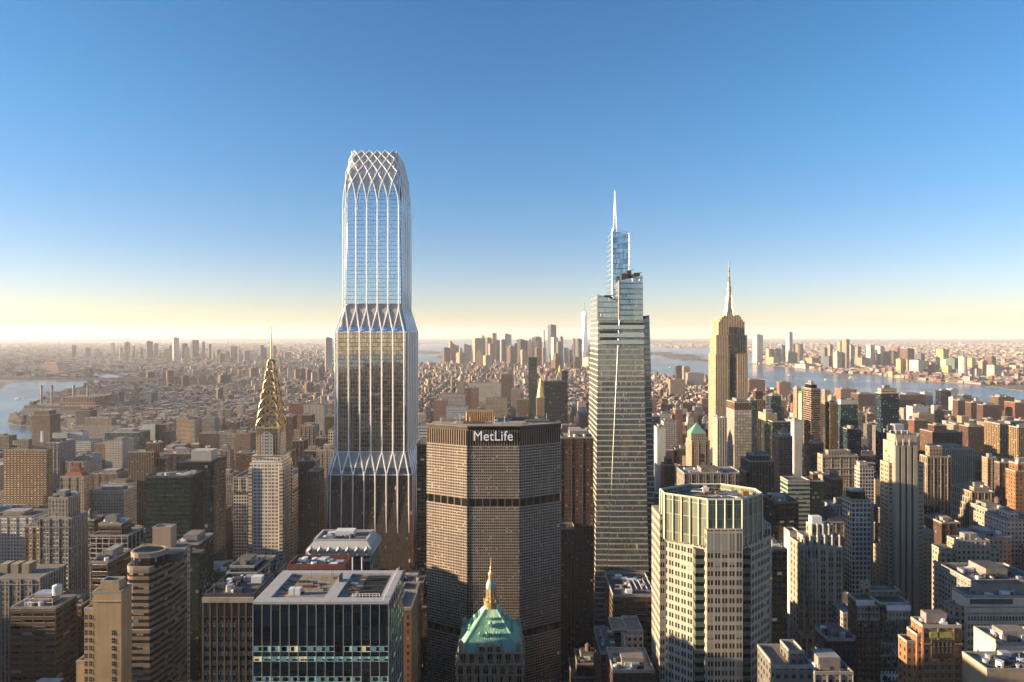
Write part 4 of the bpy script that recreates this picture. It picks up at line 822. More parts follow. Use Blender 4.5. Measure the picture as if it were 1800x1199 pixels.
def black_glass_box():
    Y, d = 217., 28.5; x0, x1 = PX(445, Y), PX(683, Y); Z = PZ(1062, Y)
    root = thing('glass_office_tower', 'black glass office block with pale roof walkways filling the lower centre foreground', 'skyscraper', ((x0+x1)/2, Y+d/2, 2))
    gl = facade('facade_blackglass', wall=(.02, .026, .03), span=(.016, .022, .026), glass=(.022, .03, .035), WU=1, WV=.96, blind=0, rough=.06, sg=1, wob=.004)
    m = MB(); m.box(x0, x1, Y, Y+d, 2, Z, 0, 1, bay=3.05, flr=5, vtop=.5); m.build('curtain_wall', [gl, ROOF[1]], root)
    mull = plain('mullion', (.42, .42, .38), rough=.35, metal=.5, noise=.1)
    for i in range(16):
        x = x0+(x1-x0)*i/15; m = MB(); m.box(x-.10, x+.10, Y-.28, Y-.01, 2, Z-.2); m.build('mullion', mull, root)
    for i in range(8):
        y = Y+d*i/7; m = MB(); m.box(x1+.01, x1+.28, y-.1, y+.1, 2, Z-.2); m.build('mullion', mull, root)
    # lit office strips
    r = random.Random(5)
    green = plain('office_ceiling', (.30, .42, .36), rough=.5, noise=.3, scale=.6, emit=(.45, .75, .6, .03)); warm = plain('lit_office', (.4, .34, .2), emit=(1, .8, .5, .12), noise=.4, scale=2); dkp = plain('dark_pane', (.01, .014, .015), rough=.08)
    zr = PZ(1135, Y)
    k = 0
    for row, (ya, yb_) in enumerate(((1135.5, 1146), (1154, 1163), (1189, 1199), (1206, 1216), (1224, 1234))):
        for i in range(15):
            a, b = x0+(x1-x0)*i/15+.14, x0+(x1-x0)*(i+1)/15-.14; zt_, zb_ = PZ(ya, Y), PZ(yb_, Y)
            if r.random() < .08: continue
            m = MB(); m.box(a, b, Y-.06, Y-.02, zb_, zt_); m.build('office_window', warm if r.random() < .04 else green, root)
            for _ in range(r.randint(1, 2)):
                s = r.uniform(a, b-.8); e = min(b, s+r.uniform(.9, 2.0)); m = MB(); m.box(s, e, Y-.09, Y-.061, zb_+.3, zt_-.25 if row != 1 else zb_+.9); m.build('dark_pane', dkp, root)
    for row in range(12):
        for i in range(7):
            if r.random() < .35: continue
            a, b = Y+d*i/7+.14, Y+d*(i+1)/7-.14; z = PZ(1085, Y)-row*3.45
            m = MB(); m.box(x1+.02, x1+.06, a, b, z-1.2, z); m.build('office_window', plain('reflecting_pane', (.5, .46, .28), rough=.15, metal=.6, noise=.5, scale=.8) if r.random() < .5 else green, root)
    # roof: pale walkways round two sunken decks
    wk = plain('roof_walkway', (.50, .49, .48), rough=.7, noise=.12, scale=.4); z = Z
    def rr(ax, bx, ay, by, z0, z1, nm, mat): m = MB(); m.box(ax, bx, ay, by, z0, z1, bottom=True); return m.build(nm, mat, root)
    xm = x0+(x1-x0)*.56
    rr(x0-.1, x1+.1, Y-.1, Y+3.4, z, z+.9, 'roof_walkway', wk); rr(x0-.1, x1+.1, Y+d-3, Y+d+.1, z, z+.9, 'roof_walkway', wk)
    rr(x0-.1, x0+4.5, Y+3.4, Y+d-3, z, z+.9, 'roof_walkway', wk); rr(x1-3.5, x1+.1, Y+3.4, Y+d-3, z, z+.9, 'roof_walkway', wk); rr(xm-2.6, xm+1.6, Y+3.4, Y+d-3, z, z+.9, 'roof_walkway', wk)
    sand = plain('roof_ballast', (.33, .27, .19), noise=.5, scale=.35)
    rr(x0+4.5, xm-2.6, Y+3.4, Y+d-3, z+.01, z+.12, 'roof_deck', sand); rr(xm+1.6, x1-12.5, Y+3.4, Y+d-3, z+.01, z+.12, 'roof_deck', sand)
    rr(x1-12.4, x1-3.5, Y+3.4, Y+d-3, z+.01, z+.1, 'cooling_well', plain('well_black', (.008, .008, .008)))
    for i in range(5): rr(x1-12.3, x1-3.6, Y+6+i*4, Y+6.5+i*4, z+.3, z+.6, 'well_beam', DARKM)
    for i in range(9):
        m = MB(); x = x1-13+i*1.15; m.bar((x, Y+3.6, z+.9), (x, Y+3.6, z+2.1), .1); m.build('rail_post', WHITEM, root)
    for y, zz in ((Y+3.6, 2.1), (Y+3.6, 1.5)): m = MB(); m.bar((x1-13, y, z+zz), (x1-3.8, y, z+zz), .12); m.build('rail', WHITEM, root)
    m = MB(); m.bar((x1-2, Y+1, z+2.1), (x1-2, Y+d-1, z+2.1), .12); m.build('rail', WHITEM, root)
    for i in range(12): m = MB(); y = Y+1+(d-2)*i/11; m.bar((x1-2, y, z+.9), (x1-2, y, z+2.1), .1); m.build('rail_post', WHITEM, root)
    rr(x0+9.5, x0+11.3, Y+7, Y+9, z+.12, z+2.4, 'roof_unit', WHITEM); rr(x0+11.6, x0+13.4, Y+7, Y+9, z+.12, z+2.4, 'roof_unit', WHITEM)
    rr(xm-1.2, xm-.6, Y+17, Y+20, z+.9, z+3.2, 'davit', DARKM)
    for i in range(30):
        a, c = r.uniform(x0+5, xm-4) if r.random() < .7 else r.uniform(xm+2, x1-14), r.uniform(Y+6, Y+d-5); s = r.uniform(.3, 1.2)
        m = MB(); m.box(a, a+s*r.uniform(1, 4), c, c+s, z+.12, z+.12+s*.6); m.build('roof_unit', r.choice([DARKM, TANKW, STEEL, REDM]), root)
    for i in range(8): m = MB(); a, c = r.uniform(x0+6, x1-14), r.uniform(Y+14, Y+d-3); m.tube([(a, c, z), (a, c, z+r.uniform(2, 4))], .06, 0, 4); m.build('aerial', DARKM, root)
    foot(x0, x1, Y, Y+d, 443, 707, 1199, 'black glass block with roof walkways', 1062)
black_glass_box()

def curved_tower():
    Y = 330.; Z = PZ(1002, Y); root = thing('curved_tower', 'curved brown stone and black ribbon-window tower with rounded prow', 'skyscraper', (PX(265, Y), Y+15, 2))
    sty = SM('stripe')
    def blob(pts): return pts
    def curve(xa, xb, xc_, y0, yb_, rnd):     # rounded left nose, straight front, S curve back to the right edge
        p = []
        for i in range(9): a = math.pi*1.5-math.pi*i/8*.999; p.append((xa+rnd+rnd*math.cos(a), y0+rnd+rnd*math.sin(a)))
        p = p[::-1]
        # p runs from back of the nose round to the front; continue to the right
        for i in range(9):
            t = i/8; p.append((xb+(xc_-xb)*t, y0+(yb_-y0)*(3*t*t-2*t**3)))
        p.append((xc_, yb_+16)); p.append((xa+rnd, yb_+16)); return p
    xa, xb, xe = PX(216, Y), PX(262, Y), PX(319, Y+24)
    p1 = curve(xa, xb, xe, Y, Y+14, 5.2)
    m = MB(); m.prism(p1, PZ(1106, Y), Z, 0, 1, 3, 3.4, vtop=.25); m.build('banded_facade', [sty, ROOF[3]], root)
    p2 = curve(xa-1.5, xb+1, xe+.6, Y-1.2, Y+13, 6); m = MB(); m.prism(p2, 2, PZ(1106, Y), 0, 1, 3, 3.4, vtop=.25); m.build('lower_facade', [sty, STONE], root)
    cs = plain('curved_coping', (.38, .30, .21), noise=.15)
    m = MB(); m.parapet(p1, Z, 1.6, .8); m.build('parapet', cs, root)
    # upper nose drum and black plant drum
    q = [(xa+7+6.6*math.cos(a), Y+8+6.6*math.sin(a)) for a in [2*math.pi*i/20 for i in range(20)]]
    q = [(x+(4 if x > xa+7 else 0), y) for x, y in q]
    m = MB(); m.prism(q, Z, Z+5.5, 0, 0, 1.2, 5, vtop=.9); m.build('penthouse_drum', facade('facade_drum', wall=(.03, .03, .03), span=(.03, .03, .03), glass=(.02, .02, .02), WU=.8, WV=.9, blind=.2), root)
    m = MB(); m.prism(q, Z+5.5, Z+7.6, 0, None); m.parapet(q, Z+7.6, .5, .8); m.build('drum_band', cs, root)
    m = MB(); m.prism([(x*.999, y) for x, y in q], Z+5.4, Z+5.9, 0, 0); m.build('drum_roof', ROOF[2], root)
    m = MB(); m.cyl(xa+18.5, Y+15, 4.6, Z, Z+4.5, 20); m.build('plant_drum', DARKM, root)
    m = MB(); m.box(xa+25, xa+30, Y+20, Y+26, Z, Z+2); m.build('roof_unit', ROOF[0], root)
    foot(xa-2, xe+1, Y-2, Y+32, 210, 322, 1199, 'curved ribbon-window tower', 1000)
curved_tower()

def deco_tower():      # tall setback tower with three black strips
    Y = 520.; root = thing('setback_tower', 'tall cream setback tower with three dark vertical strips up its front', 'skyscraper', (PX(1592, Y), Y+18, 2))
    st = facade('facade_setback', wall=(.46, .40, .30), span=(.46, .40, .30), WU=.56, WV=.46, pair=.06, blind=.2); pl = plain('smooth_limestone', (.47, .41, .31), noise=.12, scale=.08)
    def T(nm, x0, x1, yt, dy, dd, mat=st, bay=5.2):
        y = Y+dy; m = MB(); m.box(PX(x0, y), PX(x1, y), y, y+dd, 2, PZ(yt, y), 0, 1, bay=bay, flr=3.55, vtop=.3); m.parapet(rect(PX(x0, y), PX(x1, y), y, y+dd), PZ(yt, y), .8, .4, 1); return m.build(nm, [mat, STONE], root)
    T('shaft', 1572.5, 1613, 779, 0, 16, pl); T('shoulder', 1562, 1624, 815, 3, 12); T('shoulder', 1566, 1612, 789, 5, 9); T('wing', 1558, 1642, 935, 8, 12); T('wing', 1552, 1648, 966, 10, 14)
    T('shoulder', 1558, 1600, 828, 7, 9)
    y = Y+2; Z0 = PZ(779, y)
    m = MB(); m.box(PX(1574, y), PX(1612, y), y, y+12, Z0, PZ(764, y), 0, 1, bay=1.5, flr=7, vtop=.9); m.build('crown', [facade('facade_fluted', wall=(.46, .41, .32), span=(.3, .26, .2), glass=(.3, .26, .2), WU=.35, WV=1, blind=0), ROOF[0]], root)
    dk = plain('dark_strip', (.012, .016, .014), rough=.75, noise=.2)
    for px in (1582, 1592.7, 1603.5):
        m = MB(); m.box(PX(px-2.0, Y), PX(px+2.0, Y), Y-.12, Y-.02, 30, PZ(788, Y)); m.lathe(PX(px, Y), Y+.2, [(.74, PZ(788, Y)), (.1, PZ(784.5, Y))], 6); m.build('dark_strip', dk, root)
        m = MB(); m.lathe(PX(px-5.3, Y), Y-.1, [(.5, PZ(784, Y)), (.7, PZ(776, Y)), (.1, PZ(770, Y))], 6); m.build('finial', STONE, root)
    for px in (1577, 1587.3, 1598, 1608.8):
        m = MB(); m.box(PX(px-3.4, Y), PX(px+3.4, Y), Y-.5, Y-.02, 2, PZ(783, Y)); m.build('pier', pl, root)
    zt = PZ(764, y); fr = MB()
    for a, b in (((1570, 0), (1600, 0)), ((1570, 9), (1600, 9))):
        fr.bar((PX(a[0], y), y+4+a[1], zt+2.5), (PX(b[0], y), y+4+b[1], zt+2.5), .4)
    for px in (1570, 1580, 1590, 1600):
        for dy in (4, 13): fr.bar((PX(px, y), y+dy, zt), (PX(px, y), y+dy, zt+3.2), .3)
    fr.build('plant_frame', WHITEM, root)
    m = MB(); m.box(PX(1580, y), PX(1596, y), y+5, y+12, zt+2, zt+7.5); m.build('cooling_tower', STEEL, root)
    for px in (1571, 1575): m = MB(); m.cyl(PX(px, y), y+8, 1.2, zt+2, zt+6.5); m.build('cooling_fan', DARKM, root)
    foot(PX(1548, Y), PX(1648, Y), Y, Y+44, 1541, 1650, 1130, 'cream tower with three dark strips', 770)
deco_tower()

def terraced_tower():   # white art-deco stepped building lower right of centre
    Y = 420.; root = thing('terraced_tower', 'white art deco tower stepping up to a scalloped crown', 'skyscraper', (PX(1440, Y), Y+18, 2))
    st = facade('facade_terraced', wall=(.50, .45, .37), span=(.36, .32, .26), WU=.6, WV=.6, pair=.06, blind=.25); wall = plain('pale_stone', (.52, .46, .37), noise=.12)
    def T(nm, x0, x1, yt, dy, dd, bay=4.6, mat=st, zb=2, flr=4.1):
        y = Y+dy; m = MB(); m.box(PX(x0, y), PX(x1, y), y, y+dd, zb, PZ(yt, y), 0, 1, bay=bay, flr=flr, vtop=.3); m.parapet(rect(PX(x0, y), PX(x1, y), y, y+dd), PZ(yt, y), .8, .4, 1); return m.build(nm, [mat, STONE], root)
    T('shaft', 1413, 1481, 963, 0, 15); T('east_wing', 1404, 1420, 956, 5, 13); T('tier', 1414, 1478, 945, 3, 11); T('crown_tier', 1426, 1465, 924, 6, 7.5, 4.4); T('front_bay', 1422, 1441, 984, -1.2, 4, 2.4)
    T('base_wing', 1408, 1440, 1118, -4, 10)
    for px in range(1414, 1480, 13):
        m = MB(); m.cyl(PX(px, Y), Y+2.6, .7, PZ(970, Y), PZ(944, Y)-.5, 8); m.lathe(PX(px, Y), Y+2.6, [(.9, PZ(944, Y)-.5), (.1, PZ(941, Y))], 8); m.build('pinnacle', wall, root)
    for px in range(1426, 1466, 10):
        m = MB(); m.cyl(PX(px, Y+6), Y+5.7, .9, PZ(945, Y), PZ(923, Y+6), 8); m.lathe(PX(px, Y+6), Y+5.7, [(1.1, PZ(923, Y+6)), (.2, PZ(920, Y+6))], 8); m.build('pinnacle', wall, root)
    for px in (1418, 1424, 1431, 1437):
        m = MB(); m.box(PX(px, Y)-.2, PX(px, Y)+.2, Y-1.5, Y-.02, PZ(1050, Y), PZ(962, Y)); m.build('fin', wall, root)
    z = PZ(924, Y+6); m = MB(); m.box(PX(1436, Y), PX(1454, Y), Y+7, Y+12, z, z+5.5); m.build('mechanical_penthouse', [WHITEM], root)
    roof_bits(root, PX(1424, Y+6), PX(1465, Y+6), Y+6, Y+13.5, z, random.Random(2), n=6, big=False)
    foot(PX(1396, Y), PX(1482, Y), Y-2, Y+36, 1388, 1484, 1160, 'white terraced art deco tower', 925)
terraced_tower()

def diamond_top():
    Y = 400.; d = 26.; x0, x1 = PX(540, Y), PX(652, Y); zt = PZ(954, Y)
    root = thing('diamond_top_tower', 'office tower with sloping white roof band of carved diamonds', 'tower', ((x0+x1)/2, Y+d/2, 2))
    wh = plain('diamond_white', (.60, .60, .58), noise=.08); z1 = PZ(966, Y); z2 = PZ(976, Y)
    gl = facade('facade_diamondglass', wall=(.38, .36, .33), span=(.03, .06, .055), glass=(.02, .05, .045), WU=.8, WV=.75, blind=.1, rough=.08)
    m = MB(); m.box(x0, x1, Y, Y+d, 2, z2, 0, 0, bay=5.4, flr=3.8, vtop=.4); m.build('glass_wall', gl, root)
    m = MB(); m.prism(rect(x0-.8, x1+.8, Y-.8, Y+d+.8), z2, z1, 0, 0); m.prism(rect(x0-.8, x1+.8, Y-.8, Y+d+.8), z1, zt, 0, 0, poly2=rect(x0+3, x1-3, Y+3, Y+d-3)); m.build('sloped_band', wh, root)
    n = 7; wd = (x1-x0+1)/n
    for i in range(n):
        cx, cz = x0-.5+wd*(i+.5), (z2+z1)/2+1.2; m = MB(); h = 3.1
        m.quad([(cx-wd*.48, Y-.9, cz), (cx, Y-.9, cz-h), (cx, Y-2.2, cz)]); m.quad([(cx, Y-.9, cz-h), (cx+wd*.48, Y-.9, cz), (cx, Y-2.2, cz)]); m.quad([(cx+wd*.48, Y-.9, cz), (cx, Y-.9, cz+h), (cx, Y-2.2, cz)]); m.quad([(cx, Y-.9, cz+h), (cx-wd*.48, Y-.9, cz), (cx, Y-2.2, cz)])
        m.build('diamond_panel', wh, root)
        m = MB(); m.quad([(cx-wd*.22, Y-2.3, cz), (cx, Y-2.3, cz-h*.45), (cx+wd*.22, Y-2.3, cz), (cx, Y-2.3, cz+h*.45)]); m.build('diamond_window', DARKM, root)
        m = MB(); m.cyl(x0-.5+wd*i, Y-.6, .55, 2, z2-1, 8); m.build('column', wh, root)
    for i in range(5):
        y = Y+d*(i+.5)/5; cz = (z2+z1)/2+1; m = MB(); m.quad([(x1+.9, y-2.4, cz), (x1+.9, y, cz-3), (x1+2.1, y, cz)]); m.quad([(x1+.9, y, cz-3), (x1+.9, y+2.4, cz), (x1+2.1, y, cz)]); m.quad([(x1+.9, y+2.4, cz), (x1+.9, y, cz+3), (x1+2.1, y, cz)]); m.quad([(x1+.9, y, cz+3), (x1+.9, y-2.4, cz), (x1+2.1, y, cz)]); m.build('diamond_panel', wh, root)
    m = MB(); m.parapet(rect(x0+3, x1-3, Y+3, Y+d-3), zt, 1.2, 1.); m.build('parapet', wh, root)
    m = MB(); m.box(x0+3.6, x1-3.6, Y+3.6, Y+d-3.6, zt-.2, zt+.1); m.build('roof_deck', ROOF[1], root)
    m = MB(); m.box(x0+14, x0+26, Y+12, Y+19, zt, zt+3.5); m.build('mechanical_penthouse', WHITEM, root)
    roof_bits(root, x0+4, x1-4, Y+4, Y+d-4, zt, random.Random(8), n=12, big=False)
    foot(x0-1, x1+2, Y-2, Y+d+1, 533, 668, 1010, 'white diamond-banded roof tower', 950)
diamond_top()
# ================================================ PLACED BUILDINGS  (name, look, place, left, right, top row, distance, depth, style)
# ---- left foreground
r_, q = B('office_block', 'brown brick office block with dark window bands', 'in the lower left corner, railings on its roof', 18, 98, 1070, 398, 19, 'brownband', yb=1199, roofm=ROOF[1])
m = MB()
for (a, b, c, e) in ((q[0]+6, q[1]-5, q[2]+4, q[3]-3),):
    for p1, p2 in (((a, c), (b, c)), ((b, c), (b, e)), ((b, e), (a, e)), ((a, e), (a, c))):
        for h in (2.2, 4.4): m.bar((*p1, q[4]+h), (*p2, q[4]+h), .25)
    for x in (a, (a+b)/2, b): m.bar((x, c, q[4]), (x, c, q[4]+4.4), .3)
m.build('roof_railing', WHITEM, r_)
m = MB(); m.cyl(q[0]+22, q[2]+10, 2.7, q[4]+5, q[4]+10.5, 14, bottom=True); m.lathe(q[0]+22, q[2]+10, [(2.8, q[4]+10.5), (.1, q[4]+11.5)], 14); m.build('water_tank', WHITEM, r_)
m = MB(); m.box(q[0]+9, q[0]+20, q[2]+8, q[2]+15, q[4], q[4]+6); m.build('cooling_unit', STEEL, r_)
B('stepped_tower', 'grey vertically striped tower with stepped crown', 'left of the black glass towers', 70, 126, 912, 535, 20, 'greypier', tiers=[(85, 120, 876, 2, 15, 'greypier')], yb=1040, roofm=ROOF[2])
B('apartment_block', 'wide pale apartment block', 'at the left edge below the tan balcony tower', -20, 56, 910, 650, 30, 'white', yb=1010)
B('apartment_block', 'tan block with sunlit left edge', 'between the pale block and the striped tower', 44, 70, 927, 560, 14, 'tan', yb=1010)
B('low_block', 'low white roofed block', 'at the far left edge, top of the pale block', -20, 27, 895, 780, 20, 'blank', roof='units')
r_, q = B('office_block', 'low wide block of thin vertical piers', 'at the left edge with three boxes on its roof', -25, 70, 1018, 430, 25, 'greypier', yb=1090, roof=None)
for i in range(3): m = MB(); a = PX(0+19*i, 440); m.box(a, a+5, 440, 447, q[4], q[4]+6.5); m.build('roof_box', plain('box_tan', (.38, .31, .22)), r_)
B('office_block', 'black window office block with white columns', 'behind the low brown block, a dark box on its roof', 158, 225, 943, 470, 20, 'whitecol', tiers=[(173, 214, 922, 4, 12, 'brownband')], yb=1000)
B('office_block', 'small dark block with white roof vents', 'in front of the white columned office block', 160, 190, 990, 370, 22, 'brownband', yb=1040)
r_, q = B('stepped_tower', 'plain cream stepped tower with narrow window rows', 'just left of the curved ribbon tower', 163, 213, 1043, 290, 8, 'creamgold', tiers=[(177, 209, 1024, 2, 5, 'creamgold'), (148, 163, 1072, 1, 6.5, 'creamgold'), (134, 148, 1165, 2, 5.5, 'creamgold')], yb=1199, roof='units')
GP = plain('window_pane', (.02, .025, .03), rough=.08, noise=.4, scale=.4)
windows(r_, PX(194, 290), PX(205, 290), 290, 60, q[4]-16, 1, 3.5, 1.5, 2.0, GP, STONE, cap=30)
windows(r_, PX(150, 291), PX(166, 291), 290, 60, PZ(1078, 290), 2, 3.5, 1.3, 2.0, GP, STONE, cap=60)
B('slab_tower', 'thin white slab tower with tan bulkhead on its roof', 'immediately behind the curved tower', 236, 320, 968, 400, 10, 'white', tiers=[(268, 300, 929, 2, 7, 'blanktan')], yb=1100, roofm=ROOF[2])
B('glass_tower', 'dark green glass office tower with brown flat roof', 'right of the thin white slab tower', 306, 349, 957, 440, 22, 'greengl', yb=1120, roofm=ROOF[1])
B('office_tower', 'dark green-black glass box tower', 'in front of the larger black tower at left', 256, 335, 839, 521, 22, 'greenblk', yb=980, roofm=ROOF[1], roof='units')
r_, q = B('office_tower', 'large black grid tower with a white plant box', 'behind the green-black box tower', 310, 370, 813, 600, 32, 'blkgrid', yb=950, roofm=ROOF[1], roof=None)
m = MB(); m.box(PX(336, 612), PX(371, 612), 612, 625, q[4], q[4]+9); m.build('plant_box', [plain('plant_white', (.5, .48, .43), noise=.15)], r_)
m = MB(); m.lathe(PX(366, 612), 611, [(.3, q[4]+9), (.4, q[4]+11), (2.2, q[4]+13), (2.3, q[4]+13.4)], 12); m.build('satellite_dish', WHITEM, r_)
B('apartment_tower', 'brown rounded-bay apartment tower with a tall core', 'left of the black glass towers', 226, 270, 795, 800, 14, 'brownrib', tiers=[(256, 281, 779, 4, 9, 'brownrib'), (270, 290, 806, 6, 10, 'brownrib')], yb=930, roof='units')
B('apartment_tower', 'big tan-brown balcony tower with columns coloured sunlit gold', 'at the left edge of the picture', 6, 82, 791, 900, 12, 'balcony', tiers=[(34, 50, 773, 3, 7, 'creamdk'), (22, 34, 782, 3, 7, 'creamdk')], yb=890)
r_, q = B('hospital', 'grey concrete slab with thin white chimney', 'right of the tan-brown balcony tower', 82, 105, 779, 1000, 36, 'grey', yb=850, roofm=ROOF[2])
m = MB(); m.cyl(PX(74, 1010), 1010, 1.6, q[4], q[4]+17); m.build('chimney', WHITEM, r_)
B('apartment_block', 'dark brown block', 'touching the left edge above the balcony tower', -20, 16, 767, 1300, 20, 'brickdk', yb=792)
B('apartment_tower', 'dark brown ribbed apartment tower alone at the river edge', 'under the left power station', 56, 88, 730, 1614, 36, 'brown', tiers=[(60, 86, 722, 5, 26, 'brown')], yb=792, roof='units')
B('apartment_tower', 'dark brown tapered block', 'between the brown brick power station and the grey hospital', 134, 158, 722, 1738, 30, 'brickdk', tiers=[(139, 156, 718, 5, 20, 'brickdk')], yb=748)
B('hospital', 'wide grey old hospital with raised attic', 'right of the small cove', 128, 213, 749, 1600, 30, 'grey', tiers=[(148, 196, 735, 4, 20, 'creamdk')], yb=800, roof='units')
B('hospital', 'blue-white panelled hospital with small blue top', 'in front of the grey old hospital', 98, 160, 776, 1350, 40, 'whitebl', tiers=[(112, 145, 760, 10, 20, 'blank'), (92, 118, 770, 5, 26, 'whitebl')], yb=800)
B('laboratory', 'teal glass laboratory block with pale roof', 'left of the blank blue-grey slab', 184, 243, 761, 1500, 50, 'teal', yb=800, roofm=ROOF[2])
B('slab_block', 'blank blue-grey slab with one dark strip', 'in the left middle distance', 250, 272.5, 746, 1560, 30, 'blank', tiers=[(272.5, 279, 747, 1.2, 28, 'black'), (279, 296, 746, 0, 30, 'blank')], yb=775, roof=None)
B('hospital', 'white slab block of irregular small windows', 'below the teal glass laboratory', 185, 215, 776, 1300, 40, 'white', tiers=[(166, 185, 780, 4, 40, 'pink')], yb=835)
B('hospital', 'beige hospital block with banded windows', 'right of the grey slab with thin chimney', 114, 160, 801, 1150, 30, 'whitebl', yb=830)
B('apartment_block', 'yellowish low block with roof turret', 'behind the red-roofed cream building', 115, 150, 812, 1000, 26, 'cream', yb=838, tank=True)
r_, q = B('red_roof_tower', 'cream tower with stepped red tile roof', 'below the beige hospital', 106, 148, 839, 720, 14, 'cream', yb=880, roof=None)
m = MB(); a, b, c, e = q[0]+3, q[1]-2, q[2]+1, q[3]-1; rt = plain('red_tile', (.30, .09, .045), noise=.3, scale=.5)
m.prism(rect(a, b, c, e), q[4], q[4]+5, 0, 0, poly2=rect(a+4, b-4, c+2, e-2)); m.box(a+5, b-5, c+3, e-3, q[4]+5, q[4]+9); m.box(a+9, b-7, c+4, e-4, q[4]+9, q[4]+15); m.build('tiled_roof', rt, r_)
B('apartment_block', 'brownish pink block', 'right of the red-roofed cream building', 161, 206, 833, 850, 26, 'pink', yb=870)
B('low_block', 'white low block with roof sheds', 'in front of the brownish pink block', 176, 224, 852, 780, 24, 'white', yb=890, n=6)
B('office_block', 'long grey-white block', 'just above the white columned office block', 161, 218, 864, 730, 22, 'grey', yb=905)
B('apartment_block', 'dark brick block with white window rows', 'behind the large black grid tower at left', 288, 336, 798, 950, 26, 'brickdk', yb=822, roofm=ROOF[2])
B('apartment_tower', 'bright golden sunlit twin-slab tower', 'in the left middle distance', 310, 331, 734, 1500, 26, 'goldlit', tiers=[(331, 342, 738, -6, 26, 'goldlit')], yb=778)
B('apartment_tower', 'dark red-brown block', 'right behind the golden twin-slab tower', 332, 354, 733, 1580, 24, 'brickdk', yb=770)
B('apartment_tower', 'grey grid block with white roof sheds', 'right of the golden twin-slab tower', 354, 377, 735, 1540, 26, 'greygrid', yb=762)
B('school_block', 'broad plain brown block', 'below the grey grid block', 350, 386, 762, 1350, 30, 'brickdk', yb=790, roofm=ROOF[2])
B('office_block', 'teal-windowed grid block', 'right of the broad plain brown block', 386, 413, 762, 1300, 24, 'greygrid', yb=790)
B('apartment_block', 'brown block with pink sunlit left end', 'left of the white needle-spired tower', 413, 440, 762, 1290, 24, 'pink', yb=792)
B('tower_house', 'small grey stepped tower with dark cap', 'above the white striped slab beside the spire tower', 388, 404, 792, 1000, 16, 'stone', tiers=[(391, 401, 784, 3, 9, 'stone')], yb=822)
r_, q = B('office_tower', 'wide white slab tower with one dark window band', 'behind the white needle-spired tower, showing both sides of it', 410, 513, 840, 760, 52, 'whitegrid', yb=985, roofm=ROOF[0])
m = MB(); m.box(q[0]+.3, q[1]-.3, q[2]-.15, q[2]-.05, PZ(869, 760), PZ(865, 760)); m.box(q[1]+.05, q[1]+.15, q[2]+.5, q[3]-.5, PZ(869, 760), PZ(865, 760)); m.build('dark_band', DARKM, r_)
pn = MB()
for i in range(9): x = q[0]+(q[1]-q[0])*i/8; pn.box(x-.8, x+.8, q[2]-.5, q[2]-.02, PZ(864, 760), q[4])
pn.build('attic_fins', STONE, r_)
B('octagonal_roof_tower', 'low tower with green-grey octagonal roof and teal windows', 'between the striped foreground tower and the needle-spired tower', 398, 452, 1010, 330, 26, 'teal', tiers=[(404, 446, 997, 4, 16, 'teal')], yb=1040, roofm=ROOF[0])
# dark brown pier tower with pale windows, modelled panes
r_, q = B('office_tower', 'dark brown piered tower with pale window pairs', 'left beside the black glass foreground block', 358, 446, 1048, 262, 22, 'pierdark', yb=1199, roofm=ROOF[3], roof='units')
m = MB()
for i in range(8):
    x = q[0]+(q[1]-q[0])*i/7; m.box(x-.35, x+.35, q[2]-.7, q[2]-.02, 2, q[4]-1.2)
m.build('piers', plain('pier_brown', (.11, .07, .045)), r_)
m = MB(); m.box(q[0], q[1], q[2]-.35, q[2]-.03, PZ(1083, 262), q[4]-2.4); m.build('blank_attic', plain('attic_brown', (.10, .06, .04)), r_)
m = MB(); m.box(q[0]-.3, q[1]+.3, q[2]-.9, q[2]-.02, q[4]-2.3, q[4]-.3); m.build('fascia', plain('fascia_tan', (.42, .36, .28)), r_)
pw = plain('pale_pane', (.40, .36, .28), rough=.2, noise=.25, scale=.5)
for i in range(7):
    a = q[0]+(q[1]-q[0])*i/7+.9; b = q[0]+(q[1]-q[0])*(i+1)/7-.9
    windows(r_, a, b, q[2]-.03, PZ(1210, 262), PZ(1084, 262)-.5, 2, 3.25, (b-a)/2-.25, 1.7, pw, DARKM, cap=16)
B('construction_frame', 'half-built block with red-brown roof walls and white struts', 'behind the black glass foreground block', 506, 606, 1000, 332, 14, 'brickdk', yb=1030, roofm=ROOF[3], cap=REDM, pe=2.4, n=14, roof='units')
B('brick_tower', 'narrow orange-brown brick tower', 'squeezed between the black glass block and the lettered tower', 700, 723, 1072, 300, 20, 'orange', yb=1199, n=5)
B('brick_block', 'dark red plant block', 'right of the diamond-banded roof tower, low down', 706, 733, 1040, 325, 10, 'brickdk', yb=1070, tank=True)
# ---- between needle tower and lattice tower
B('apartment_tower', 'tall plain brown slab', 'immediately right of the needle tower crown', 497, 515, 732, 1100, 20, 'brownrib', yb=775)
B('apartment_tower', 'beige grid apartment block', 'midway between the needle tower and the lattice tower', 528, 553, 749, 1000, 24, 'tan', tiers=[(516, 528, 756, 6, 18, 'tan')], yb=800)
B('apartment_block', 'brown cube block', 'above the beige grid block, left part', 509, 531, 709, 1500, 26, 'brick', yb=734)
B('hospital', 'grey block with white vertical fins', 'above the beige grid block, beside the brown cube', 533, 570, 712, 1480, 26, 'whitepier', yb=735)
B('apartment_block', 'dark brown block with teal roof shed', 'between the brown cube and the beige grid block', 530, 548, 730, 1200, 18, 'brickdk', yb=750)
B('apartment_tower', 'dark maroon block', 'touching the left side of the lattice tower', 571, 588, 732, 1150, 18, 'brickdk', yb=760)
B('apartment_block', 'plain taupe block with one water tank', 'left of the lattice tower at mid height', 556, 576, 770, 900, 20, 'brown', yb=792, tank=True)
